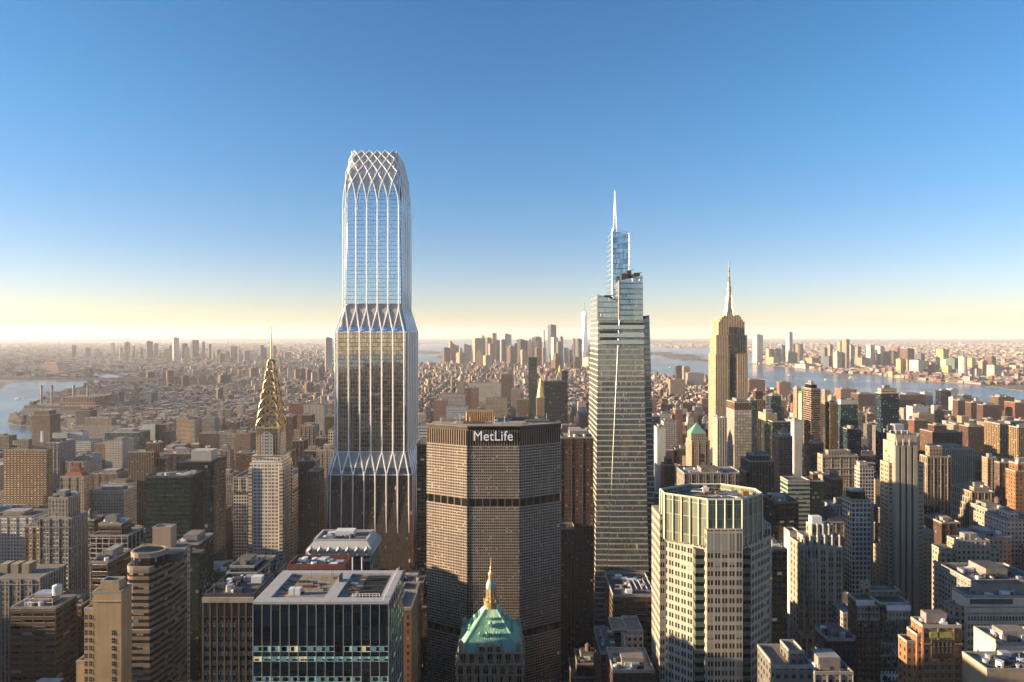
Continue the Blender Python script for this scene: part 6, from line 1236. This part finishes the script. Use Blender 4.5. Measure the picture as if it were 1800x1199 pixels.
# tall white prism tower
Yw = GY(643.); xc, hw = PX(1028, Yw), 24.; r0 = thing('prism_tower', 'gleaming faceted prism tower with mast, tallest downtown', 'skyscraper', (xc, Yw+hw, 2), 'downtown skyline towers')
zb, zt = 70., PZ(549, Yw); base = [(xc-hw, Yw), (xc+hw, Yw), (xc+hw, Yw+2*hw), (xc-hw, Yw+2*hw)]; k = hw*.98; yc = Yw+hw; top = [(xc, yc-k), (xc+k, yc), (xc, yc+k), (xc-k, yc)]
m = MB()
for i in range(4):
    a, b = base[i], base[(i+1) % 4]; t, tp = top[i], top[i-1]
    m.quad([(*a, zb), (*b, zb), (*t, zt)]); m.quad([(*a, zb), (*t, zt), (*tp, zt)])
m.quad([(*t, zt) for t in top]); m.build('glass_shaft', plain('prism_glass', (.80, .80, .80), rough=.35, metal=.4, noise=.02), r0)
m = MB(); m.prism(base, 2, zb, 0, 0); m.build('podium', STEEL, r0)
m = MB(); m.cyl(xc, yc, 17, zt, zt+5); m.tube([(xc, yc, zt+5), (xc, yc, PZ(527, Yw))], 3.2, 0, 6, r2=.8); m.build('mast', plain('mast_tan', (.5, .38, .25)), r0)
VIS.append((1018, 1042, Yw, 640)); FOOT.append((xc-30, xc+30, Yw, Yw+50))
# Brooklyn side
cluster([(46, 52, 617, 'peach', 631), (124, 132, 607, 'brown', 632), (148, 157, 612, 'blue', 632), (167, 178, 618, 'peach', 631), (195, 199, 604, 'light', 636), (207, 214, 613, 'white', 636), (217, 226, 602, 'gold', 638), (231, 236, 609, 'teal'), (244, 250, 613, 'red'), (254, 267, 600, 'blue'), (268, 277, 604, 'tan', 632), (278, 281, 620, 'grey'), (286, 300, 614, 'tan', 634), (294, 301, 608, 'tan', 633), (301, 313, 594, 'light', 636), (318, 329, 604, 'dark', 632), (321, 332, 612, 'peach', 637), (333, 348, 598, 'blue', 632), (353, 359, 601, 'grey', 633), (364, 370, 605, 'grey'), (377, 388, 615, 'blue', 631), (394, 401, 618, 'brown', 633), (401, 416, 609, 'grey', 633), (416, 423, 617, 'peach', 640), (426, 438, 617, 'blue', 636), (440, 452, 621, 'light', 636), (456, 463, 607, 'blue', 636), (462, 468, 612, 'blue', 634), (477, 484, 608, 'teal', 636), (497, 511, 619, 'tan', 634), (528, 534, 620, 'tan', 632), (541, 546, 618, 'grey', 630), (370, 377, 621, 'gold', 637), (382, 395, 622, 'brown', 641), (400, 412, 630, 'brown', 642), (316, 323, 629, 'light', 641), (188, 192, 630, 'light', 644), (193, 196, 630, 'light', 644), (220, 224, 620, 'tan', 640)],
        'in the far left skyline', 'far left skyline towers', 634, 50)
# Jersey side
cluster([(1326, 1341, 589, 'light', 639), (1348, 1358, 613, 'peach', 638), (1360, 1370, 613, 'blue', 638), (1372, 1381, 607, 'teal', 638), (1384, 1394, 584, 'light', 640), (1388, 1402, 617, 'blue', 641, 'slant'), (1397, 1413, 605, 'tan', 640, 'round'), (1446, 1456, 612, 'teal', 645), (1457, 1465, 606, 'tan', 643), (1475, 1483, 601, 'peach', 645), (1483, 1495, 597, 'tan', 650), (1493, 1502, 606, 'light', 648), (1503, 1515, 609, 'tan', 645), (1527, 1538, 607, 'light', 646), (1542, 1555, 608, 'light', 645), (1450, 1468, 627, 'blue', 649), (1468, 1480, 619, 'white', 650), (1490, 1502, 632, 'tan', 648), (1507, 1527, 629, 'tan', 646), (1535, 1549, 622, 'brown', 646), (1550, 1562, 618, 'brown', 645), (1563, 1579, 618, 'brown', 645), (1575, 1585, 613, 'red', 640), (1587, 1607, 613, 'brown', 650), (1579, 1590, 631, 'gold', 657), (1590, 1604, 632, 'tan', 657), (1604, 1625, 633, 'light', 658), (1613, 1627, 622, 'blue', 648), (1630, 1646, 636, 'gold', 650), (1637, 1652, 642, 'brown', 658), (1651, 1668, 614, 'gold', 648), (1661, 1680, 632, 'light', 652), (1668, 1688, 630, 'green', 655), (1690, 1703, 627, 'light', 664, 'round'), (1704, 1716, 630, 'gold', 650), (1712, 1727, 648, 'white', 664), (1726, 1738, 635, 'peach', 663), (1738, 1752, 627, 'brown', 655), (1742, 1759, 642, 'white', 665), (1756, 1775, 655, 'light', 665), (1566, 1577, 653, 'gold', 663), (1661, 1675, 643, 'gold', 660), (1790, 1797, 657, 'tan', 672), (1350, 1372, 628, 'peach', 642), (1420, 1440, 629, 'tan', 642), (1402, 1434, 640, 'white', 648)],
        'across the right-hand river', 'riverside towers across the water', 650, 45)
# slab tower left of the lattice tower
cluster([(569, 584, 594, 'white', 655)], 'standing alone left of the lattice tower', 'lone slab', 655, 40)
# housing blocks on the near side of the left river
cluster([(240, 254, 656, 'peach', 676), (254, 270, 654, 'brown', 678), (279, 292, 656, 'peach', 678), (289, 303, 652, 'brown', 680), (307, 318, 664, 'brown', 680), (316, 331, 660, 'brown', 684), (335, 344, 650, 'tan', 664), (356, 366, 650, 'tan', 664), (330, 346, 663, 'tan', 682), (346, 362, 661, 'tan', 682), (362, 378, 662, 'tan', 682), (380, 405, 659, 'brown', 678), (409, 416, 648, 'peach', 663), (416, 425, 649, 'peach', 664), (428, 436, 646, 'peach', 664), (436, 452, 647, 'brown', 668), (227, 243, 683, 'tan', 712), (252, 262, 692, 'light', 712), (262, 275, 690, 'brown', 710), (185, 205, 693, 'tan', 712), (205, 216, 688, 'brown', 712), (174, 184, 688, 'peach', 702), (377, 390, 685, 'brown', 705), (557, 570, 644, 'dark', 675), (503, 514, 646, 'light', 670), (515, 526, 650, 'red', 672), (526, 536, 648, 'dark', 672), (536, 547, 650, 'brown', 674), (545, 556, 655, 'tan', 678), (482, 495, 658, 'light', 676), (533, 550, 672, 'brown', 695), (548, 562, 679, 'peach', 694)],
        'among the old housing blocks left', 'brick housing towers', 680, 30)

# ================================================ bridges, power station, sugar works, boats
def suspension(nm, label, towers, Y0, Y1, deck, htop, wd, col, ends):
    root = thing(nm, label, 'bridge', ((towers[0][0]+towers[-1][0])/2, Y0, 2)); mt = plain('bridge_'+nm, col, noise=.15)
    for (x, y) in towers:
        m = MB()
        for s in (-1, 1):
            m.prism(rect(x-9, x+9, y+s*wd-4, y+s*wd+4), 0, htop, 0, 0, poly2=rect(x-5, x+5, y+s*wd-3, y+s*wd+3))
            for k in (-1, 1): m.bar((x+k*9, y+s*wd, 0), (x+k*4, y+s*wd, htop), 3)
        for k in range(7): z = 20+k*(htop-24)/6; m.bar((x, y-wd, z), (x, y+wd, z), 4)
        m.build('tower', mt, root)
    (xa, ya), (xb, yb) = ends; m = MB()
    dx, dy = xb-xa, yb-ya; L = math.hypot(dx, dy); nx, ny = -dy/L*wd, dx/L*wd
    for z0, z1 in ((deck-9, deck+1), (deck+5, deck+7)):
        m.prism([(xa-nx, ya-ny), (xb-nx, yb-ny), (xb+nx, yb+ny), (xa+nx, ya+ny)] if True else [], z0, z1, 0, 0, bottom=True)
    for i in range(46): t = i/46; t2 = (i+1)/46; m.bar((xa+dx*t, ya+dy*t-wd, deck if i % 2 else deck+6), (xa+dx*t2, ya+dy*t2-wd, deck+6 if i % 2 else deck), 1.6)
    m.build('deck_truss', mt, root)
    pts = [(xa, ya, deck)]+[(x, y, htop) for x, y in towers]+[(xb, yb, deck)]
    for p, q_ in zip(pts, pts[1:]):
        sag = 0 if deck in (p[2], q_[2]) else (htop-deck)*.9
        for s in (-1, 1):
            P = [(p[0]+(q_[0]-p[0])*i/14, p[1]+(q_[1]-p[1])*i/14+s*wd, p[2]+(q_[2]-p[2])*i/14-sag*4*(i/14)*(1-i/14)-(12*4*(i/14)*(1-i/14) if not sag else 0)) for i in range(15)]
            m = MB(); m.tube(P, 2.2, 0, 5); m.build('main_cable', mt, root)
    n = int(L/120)
    for i in range(1, n):
        t = i/n; x, y = xa+dx*t, ya+dy*t
        if min(abs(x-tx) for tx, _ in towers) < 60 or (len(towers) > 1 and min(t_[0] for t_ in towers) < x < max(t_[0] for t_ in towers)): continue
        m = MB(); m.box(x-5, x+5, y-wd, y+wd, 0, deck-4); m.build('pier', mt, root)
t0 = G(159, 678); t1 = (t0[0]-470, t0[1]+60)
suspension('suspension_bridge', 'grey steel suspension bridge with latticed tower crossing the left river', [(t1[0]-500, t1[1]+40), t0], t0[1], 0, 42, PZ(647.5, t0[1]), 14, (.07, .07, .08), [(t0[0]-2100, t0[1]+150), (t0[0]+430, t0[1]-40)])
Ym = 5700.
suspension('suspension_bridge', 'pale sunlit suspension bridge seen between the needle and lattice towers', [(PX(494, Ym), Ym), (PX(562, Ym), Ym-50)], Ym, 0, PZ(642, Ym), PZ(630, Ym), 16, (.48, .42, .33), [(PX(455, Ym), Ym), (PX(592, Ym), Ym-60)])
# power station
Yp = 2560.; pr = thing('power_station', 'brown brick power station with pale base band on the left river bank', 'power station', (PX(100, Yp), Yp, 2))
bk = facade('facade_power', wall=(.20, .12, .09), span=(.16, .10, .08), WU=.25, WV=.6, blind=.1); bk2 = facade('facade_power_red', wall=(.30, .10, .07), span=(.20, .09, .07), WU=.4, WV=.8, blind=.2)
for nm, a, b, yt, dy, dp, mt in (('boiler_house', 42, 106, 713, 0, 90, bk), ('turbine_hall', 104, 168, 708, 10, 80, bk2), ('boiler_house', 106, 167, 698, 30, 110, bk2), ('control_tower', 52, 58, 706, 10, 20, bk), ('annex', 106, 168, 714, -30, 40, bk)):
    Y = Yp+dy; m = MB(); m.box(PX(a, Y), PX(b, Y), Y, Y+dp, 2, PZ(yt, Y), 0, 1, bay=12, flr=24); m.build(nm, [mt, ROOF[1]], pr)
m = MB(); m.box(PX(42, Yp), PX(106, Yp), Yp-.6, Yp-.05, PZ(719.5, Yp), PZ(718.5, Yp)); m.build('pale_band', STONE, pr)
foot(PX(40, Yp), PX(170, Yp), Yp-40, Yp+140, 40, 170, 729, 'brick power station', 700)
for i, px in enumerate((73, 91.5, 129.5, 154.5)):
    Y = Yp+60; x = PX(px, Y); zt = PZ(677, Y); s = thing('chimney_stack', 'tall pale smokestack with dark top, %s from the left of the four' % ordw(i), 'chimney', (x, Y, 2), 'four power station stacks')
    m = MB(); m.cyl(x, Y, 5.2, 2, zt-16, 14, r2=3.9); m.build('shaft', plain('stack_concrete', (.36, .30, .23)), s); m = MB(); m.cyl(x, Y, 4.1, zt-16, zt, 14, r2=3.9); m.build('dark_top', DARKM, s)
def slab_thing(nm, label, cat, a, b, c, e, yt, yb_, col):
    Y = GY(yb_); X = [PX(v, Y) for v in (a, b, c, e)]; r0 = thing(nm, label, cat, (sum(X)/4, Y, 2)); m = MB(); m.prism(rect(X[0], X[3], Y, Y+90), 2, PZ(yt, Y), 0, 0, 8, 9, poly2=rect(X[1], X[2], Y+10, Y+80)); m.build('wall', far_mat(col), r0); FOOT.append((X[0], X[3], Y, Y+90)); VIS.append((a, e, Y, yb_-2))
slab_thing('refinery', 'tan sloping-sided old refinery on the far left shore', 'factory', 72, 77, 97, 105, 637, 656, 'peach')
for i, (px, py) in enumerate(((1497, 665), (1503, 667))):
    x, y = G(px, py, 0); b_ = thing('ferry', ['white ferry crossing the right river ahead of a barge', 'small grey barge behind the white ferry on the right river'][i], 'boat', (x, y, 0)); k = 1.4-i*.3
    m = MB(); m.prism([(x-16*k, y), (x-12*k, y-4*k), (x+16*k, y-4*k), (x+16*k, y+4*k), (x-12*k, y+4*k)], 0, 4*k, 0, 0); m.build('hull', plain('boat_hull', (.5, .5, .5)), b_)
    m = MB(); m.box(x-8*k, x+11*k, y-3*k, y+3*k, 4*k, (9-3*i)*k); m.build('deckhouse', WHITEM, b_); m = MB(); m.cyl(x+4*k, y, 1.2*k, 8*k, 12*k); m.build('funnel', DARKM, b_)

for i, (px, py, lb) in enumerate(((1452, 668, 'small white ferry with a long wake, left part of the right river'), (1388, 660, 'tiny boat near the far bank of the right river'), (1716, 706, 'white boat nearest the right edge on the river'), (30, 702, 'small boat alone on the left river'), (1178, 646, 'small boat in the harbour beside the glass skyscraper'))):
    x, y = G(px, py, 0); b_ = thing('boat', lb, 'boat', (x, y, 0)); m = MB(); m.prism([(x-13, y), (x-9, y-4), (x+13, y-4), (x+13, y+4), (x-9, y+4)], 0, 4, 0, 0); m.build('hull', WHITEM, b_)
    m = MB(); m.box(x-6, x+8, y-3, y+3, 4, 8); m.build('deckhouse', WHITEM, b_)
    m = MB(); m.quad([(x+10, y-3, .06), (x+190, y-22, .06), (x+190, y-12, .06), (x+10, y, .06)]); m.quad([(x+10, y, .06), (x+190, y+12, .06), (x+190, y+22, .06), (x+10, y+3, .06)]); m.build('wake', plain('wake_foam', (.35, .42, .43), rough=.6), b_)

# ================================================ FILL-IN CITY
def inside(x, y, poly):
    c = False; n = len(poly); j = n-1
    for i in range(n):
        if (poly[i][1] > y) != (poly[j][1] > y) and x < (poly[j][0]-poly[i][0])*(y-poly[i][1])/(poly[j][1]-poly[i][1])+poly[i][0]: c = not c
        j = i
    return c
COLS = [('tan', (.36, .29, .21)), ('brown', (.20, .125, .09)), ('red brick', (.26, .12, .08)), ('white', (.52, .50, .46)), ('grey', (.30, .29, .27)), ('cream', (.46, .40, .31)), ('dark brown', (.11, .075, .055)), ('pinkish brick', (.36, .22, .16)), ('pale', (.48, .44, .38)), ('mauve-brown', (.24, .17, .15))]
foot(*(-30, 30, 0, 150))
ISL = []
gr = random.Random(21); fill = []
def cap_height(x0, x1, y0, y1, z):
    if y0 <= 40: return z
    a = min(proj(x0, y0, 0)[0], proj(x0, y1, 0)[0]); b = max(proj(x1, y0, 0)[0], proj(x1, y1, 0)[0])
    lim = z
    for (p0, p1, Y, yb_) in VIS:
        if Y > y0+1 and p0 < b and p1 > a: lim = min(lim, H-(yb_-HY)*y1/F if yb_ > HY else lim)
    return lim
from collections import defaultdict
GRID = defaultdict(list)
for f in FOOT:
    for i in range(int(f[0]//200), int(f[1]//200)+1):
        for j in range(int(f[2]//200), int(f[3]//200)+1): GRID[i, j].append(f)
def clash(x0, x1, y0, y1, g=3):
    for i in range(int((x0-g)//200), int((x1+g)//200)+1):
        for j in range(int((y0-g)//200), int((y1+g)//200)+1):
            for f in GRID[i, j]:
                if f[0]-g < x1 and f[1]+g > x0 and f[2]-g < y1 and f[3]+g > y0: return True
    return False
def shadow_ok(x0, x1, y0, y1, z):
    return z
y = -3300.
while y < 6300:
    near = y < 1500
    rowd = 46 if y < -250 else 28 if near else 24 if y < 3200 else 26
    for half in (0, 1):
        yy = y+half*(rowd+3); x = -3400 if y > 1500 else -1260
        while x < (1900 if y < 2300 else 3000):
            wdt = gr.uniform(30, 58) if y < -250 else gr.uniform(18, 42) if near else gr.uniform(13, 30) if y < 2600 else gr.uniform(12, 28)
            if int(x//180) != int((x+wdt)//180): x = (int(x//180)+1)*180+14; continue
            x0, x1, y0, y1 = x, x+wdt-gr.uniform(0, 3), yy+gr.uniform(0, 3), yy+rowd-gr.uniform(0, 6); x += wdt
            if y0 > 60 and (abs(x0) > .86*y1+260): continue
            if not inside((x0+x1)/2, (y0+y1)/2, MAN) or not inside(x0, y0, MAN) or not inside(x1, y1, MAN): continue
            if clash(x0, x1, y0, y1): continue
            pxc = CX+F*x0/max(y0, 60)
            if y < 0: h = gr.choice([gr.uniform(50, 120), gr.uniform(80, 210)]) if abs(x0) < 900 else gr.uniform(20, 70)  # unseen blocks behind the camera, made tall for the tower glass to reflect
            elif y < 700: h = gr.uniform(45, 120) if gr.random() < .6 else gr.uniform(100, 170)
            elif y < 1300: h = gr.uniform(30, 75) if gr.random() < .7 else gr.uniform(70, 125)
            elif y < 2200: h = gr.uniform(18, 48) if gr.random() < .8 else gr.uniform(45, 90)
            elif y < 4600: h = gr.uniform(10, 24) if gr.random() < .93 else gr.uniform(26, 50)
            else: h = gr.uniform(12, 26) if gr.random() < .92 else gr.uniform(26, 55)
            if -650 < y < 380 and x1 < -.84*max(y1, 0)-150: h = gr.uniform(95, 195)  # unseen blocks left of the view, raised to cast shade on the foreground
            elif x0 < -450 and y < 700: h = min(h, 60+gr.uniform(0, 70))
            if x0 < -1050: h = min(h, 42+gr.uniform(0, 20))
            if pxc < 560 and 1400 < y < 3200: h *= .62
            if y > 2000 and pxc > 1500: h *= .8
            if 320 < y < 425 and -600 < x1 < -31: h = min(h, 108+.2*(-31-x1))
            h = min(h, cap_height(x0, x1, y0, y1, h))
            if h < 6: continue
            fill.append([x0, x1, y0, y1, h, gr.randrange(10)])
    y += rowd*2+3+(18 if near else 16)
print('fill', len(fill))
# crude visibility raster, to find which fill-in buildings show largest
import numpy as np
RW, RH = 600, 400; idb = np.zeros((RH, RW), np.int32); items = []
for k, f in enumerate(fill): items.append((f[2], f[0], f[1], f[3], f[4], k+1))
for f in FOOT: 
    pass
for (p0, p1, Y, yb_) in VIS: items.append((Y, PX(p0+1, Y), PX(p1-1, Y), Y+1, None, -1, yb_))
items.sort(key=lambda t: -t[0])
LTOP = {}
for it in items:
    if it[0] < 60: continue
    if it[5] == -1:
        a, b = CX+F*it[1]/it[0], CX+F*it[2]/it[0]; t = it[6]-30; u = 1199; ident = -1
    else:
        a, b = CX+F*it[1]/it[0], CX+F*it[2]/it[0]; t, u = HY+F*(H-it[4])/it[3], HY+F*H/it[0]; ident = it[5]
    a, b, t, u = int(a/3), int(math.ceil(b/3)), int(t/3), int(u/3)
    if b <= 0 or a >= RW or u <= 0 or t >= RH: continue
    idb[max(t, 0):u, max(a, 0):b] = ident
cnt = np.bincount(idb[idb > 0].ravel(), minlength=len(fill)+1)
nplaced = sum(1 for o in C.objects if o.type == 'EMPTY')
NIND = max(0, 296-0) if False else 150
order = [k for k in np.argsort(-cnt) if k > 0 and cnt[k] > 0][:NIND]
ind = set(int(k)-1 for k in order)
print('placed', nplaced, 'individual fill', len(ind))
GEN = [facade('facade_city', attr=True, WU=.5, WV=.5, blind=.2), plain('city_roof', (.50, .45, .38), noise=.6, scale=.02)]
def addfill(m, f, gi, small=False):
    x0, x1, y0, y1, h, c = f; col = COLS[c][1]; far = y0 > 3000; j = gi.choice([gi.uniform(.45, .9), gi.uniform(.9, 1.5), gi.uniform(1.2, 2.)] if y0 > 1500 else [gi.uniform(.7, 1.25)]); m.t = tuple(min(.8, v*j) for v in col)
    bb = gi.choice([2.6, 3, 3.6])*(1.6 if far else 1)
    if y0 > 2300:
        t = R_(29 if x0 < -250 else 24); cx, cy, u, v = (x0+x1)/2, (y0+y1)/2, (x1-x0)*.46, (y1-y0)*.44; c_, s_ = math.cos(t), math.sin(t)
        m.prism([(cx+a*c_-b*s_, cy+a*s_+b*c_) for a, b in ((-u, -v), (u, -v), (u, v), (-u, v))], 2, h, 0, 1, bb, 5.2, vtop=.5)
        if gi.random() < .5:
            m.t = tuple(v_*gi.uniform(.7, 1.5) for v_ in col); k = gi.uniform(.2, .4); m.prism([(cx+a*c_-b*s_, cy+a*s_+b*c_) for a, b in ((-u*k, -v*k), (u*k, -v*k), (u*k, v*k), (-u*k, v*k))], h, h+gi.uniform(2.5, 7), 0, 1, 20, 50, vtop=.05)
        return
    m.box(x0, x1, y0, y1, 2, h, 0, 1, bay=bb, flr=3.3*(1.6 if far else 1), vtop=.5)
    if gi.random() < .7:
        w_, d_ = x1-x0, y1-y0; a, c2 = x0+w_*gi.uniform(.1, .6), y0+d_*gi.uniform(.1, .5); m.t = tuple(v*gi.uniform(.6, 1.2) for v in COLS[gi.randrange(10)][1]); m.box(a, a+w_*gi.uniform(.2, .38), c2, c2+d_*gi.uniform(.25, .45), h, h+gi.uniform(2.5, 6), 0, 1, bay=20, flr=50, vtop=.05)
gi = random.Random(5)
city = MB()
for k, f in enumerate(fill):
    if k not in ind: addfill(city, f, gi)
city.t = (1, 1, 1)
o = city.build('city_blocks', GEN, tint=True); tag(o, 'mass of smaller city buildings filling the streets between the towers', 'buildings', None, 'stuff')
rel = [((0, 1), 'above'), ((0, -1), 'below'), ((1, 0), 'left of'), ((-1, 0), 'right of')]
used = set()
for k in sorted(ind, key=lambda k: fill[k][2]):
    f = fill[k]; x0, x1, y0, y1, h, c = f
    px, py = CX+F*(x0+x1)/2/y0, HY+F*(H-h)/y0; kind = 'low block' if h < 30 else 'mid-rise block' if h < 70 else 'tower block'
    best = None
    for (look, lx, ly) in sorted(LAND, key=lambda t: (t[1]-px)**2+(t[2]-py)**2):
        dx, dy = lx-px, ly-py
        rl = ('left of' if dx > 0 else 'right of') if abs(dx) > abs(dy) else ('above' if dy > 0 else 'below')
        lab = '%s %s %s the %s' % (COLS[c][0], kind, rl, look)
        if len(lab.split()) <= 16 and lab not in used: best = lab; break
    if not best: continue
    used.add(best); root = thing('city_building', best, 'building', ((x0+x1)/2, (y0+y1)/2, 2), 'smaller city buildings')
    col = tuple(v*gi.uniform(.85, 1.15) for v in COLS[c][1]); st = ['punch', 'pier', 'pair'][gi.randrange(3)]
    mt = facade('facade_fill_%s_%s' % (COLS[c][0].replace(' ', '_'), st), wall=col, span=tuple(v*.5 for v in col) if st == 'pier' else col, WU=.5, WV=.5, pair=.05 if st == 'pair' else 0, blind=.25)
    rm = ROOF[gi.randrange(4)]; m = MB(); w_, d_ = x1-x0, y1-y0
    if h > 45 and gi.random() < .6 and w_ > 14:
        z1 = h*gi.uniform(.78, .92); m.box(x0, x1, y0, y1, 2, z1, 0, 1, flr=3.4, vtop=.4); m.parapet(rect(x0, x1, y0, y1), z1, .9, .4, 2); m.build('wall', [mt, rm, STONE], root)
        m = MB(); a, b, c3, e = x0+w_*.15, x1-w_*.12, y0+3, y1-3; m.box(a, b, c3, e, z1, h, 0, 1, flr=3.4, vtop=.4); m.parapet(rect(a, b, c3, e), h, .9, .4, 2); m.build('upper_tier', [mt, rm, STONE], root)
        roof_bits(root, a, b, c3, e, h, gi, n=3, tank=gi.random() < .4)
    else:
        m.box(x0, x1, y0, y1, 2, h, 0, 1, flr=3.4, vtop=.4); m.parapet(rect(x0, x1, y0, y1), h, .9, .4, 2); m.build('wall', [mt, rm, STONE], root); roof_bits(root, x0, x1, y0, y1, h, gi, n=4, tank=gi.random() < .45)
# far low-rise carpets
def carpet(nm, label, n, y0, y1, x_of, poly, hmin, hmax, seed, sz=(14, 60)):
    r = random.Random(seed); m = MB(); c = 0; t = 0
    while c < n and t < n*8:
        t += 1; y = 1/(1/y1+(1/y0-1/y1)*r.random()); a, b = x_of(y); x = r.uniform(a, b)
        if not inside(x, y, poly): continue
        w_, d_ = r.uniform(*sz)*(y/7000)**.5, r.uniform(*sz)*(y/7000)**.5; h = r.uniform(hmin, hmax) if r.random() < .93 else r.uniform(hmax, hmax*2.2)
        if clash(x, x+w_, y, y+d_, 1): continue
        hh = cap_height(x, x+w_, y, y+d_, h+2)
        if hh < 5: continue
        m.t = tuple(min(.75, v*r.uniform(.8, 1.5)) for v in COLS[r.randrange(10)][1]); m.prism(rrect(x, x+w_+d_*.4, y+d_/2, r.choice([20, 28, 35])), 1, hh, 0, 1, 9, 6); c += 1
    o = m.build(nm, GEN, tint=True); tag(o, label, 'buildings', None, 'stuff')
carpet('far_city_blocks', 'hazy low city blocks beyond the left river', 9000, 4300, 22000, lambda y: (-.85*y, .02*y), BK, 8, 22, 31)
carpet('far_city_blocks', 'low buildings on the land beyond the right river', 8500, 3800, 22000, lambda y: (.2*y, .85*y), NJ, 8, 20, 32)
# bare winter trees and park clumps
def leafmat(nm, c): return plain(nm, c, rough=.95, noise=.5, scale=.08)
def treemass(nm, label, spots, mat, seed):
    r = random.Random(seed); m = MB()
    for (x, y, rad, n, s) in spots:
        for _ in range(n):
            a, d = r.uniform(0, 6.28), rad*r.random()**.5; cx, cy, cz = x+d*math.cos(a)*1.8, y+d*math.sin(a), 2+r.uniform(2, 14)
            for _ in range(5):
                p = Vector((cx+r.gauss(0, s), cy+r.gauss(0, s), cz+r.gauss(0, s*.6))); u = Vector((r.gauss(0, 1), r.gauss(0, 1), r.gauss(0, 1))).normalized()*s*.8; v = Vector((r.gauss(0, 1), r.gauss(0, 1), r.gauss(0, 1))).normalized()*s*.8
                m.quad([p-u, p+v, p+u])
    o = m.build(nm, mat); tag(o, label, 'trees', None, 'stuff')
sp = []
for (px, py, rad, n) in ((120, 694, 60, 260), (150, 688, 60, 260), (170, 684, 50, 160), (115, 742, 40, 120), (70, 738, 30, 100), (100, 745, 50, 120)):
    x, y = G(px, py); sp.append((x, y, rad, n, 4))
treemass('park_trees', 'brown autumn trees along the left river bank', sp, leafmat('autumn_leaves', (.22, .13, .06)), 3)
sp = []
rr = random.Random(9)
for _ in range(150):
    py = rr.uniform(668, 730); px = rr.uniform(180, 1230)
    x, y = G(px, py); sp.append((x, y, rr.uniform(20, 60), 14, 3.5))
treemass('street_trees', 'bare brownish street trees between the low blocks', sp, leafmat('winter_twigs', (.13, .10, .06)), 4)
sp = []
for (px, py) in ((1178, 626), (1190, 625), (1203, 625), (1216, 627), (1150, 621), (1162, 621), (1225, 633), (745, 618)): x, y = G(px, py); sp.append((x, y, 110, 90, 9))
treemass('island_trees', 'dark tree cover on the harbour islands', sp, leafmat('island_leaves', (.09, .08, .05)), 6)

# ================================================ air
hz = MB(); hz.box(-61000, 61000, -10000, 43000, -4, 620, bottom=True)
hm = bpy.data.materials.new('haze_air'); hm.use_nodes = True; hn = hm.node_tree; hn.nodes.clear()
ho = nn(hn, 'ShaderNodeOutputMaterial'); pv = nn(hn, 'ShaderNodeVolumePrincipled'); pv.inputs['Color'].default_value = (.97, .98, 1, 1); pv.inputs['Density'].default_value = 2.7e-5; pv.inputs['Anisotropy'].default_value = .1
hn.links.new(pv.outputs[0], ho.inputs['Volume'])
o = hz.build('haze', hm); o['kind'] = 'stuff'; o['label'] = 'pale warm morning haze over the whole city'; o['category'] = 'haze'
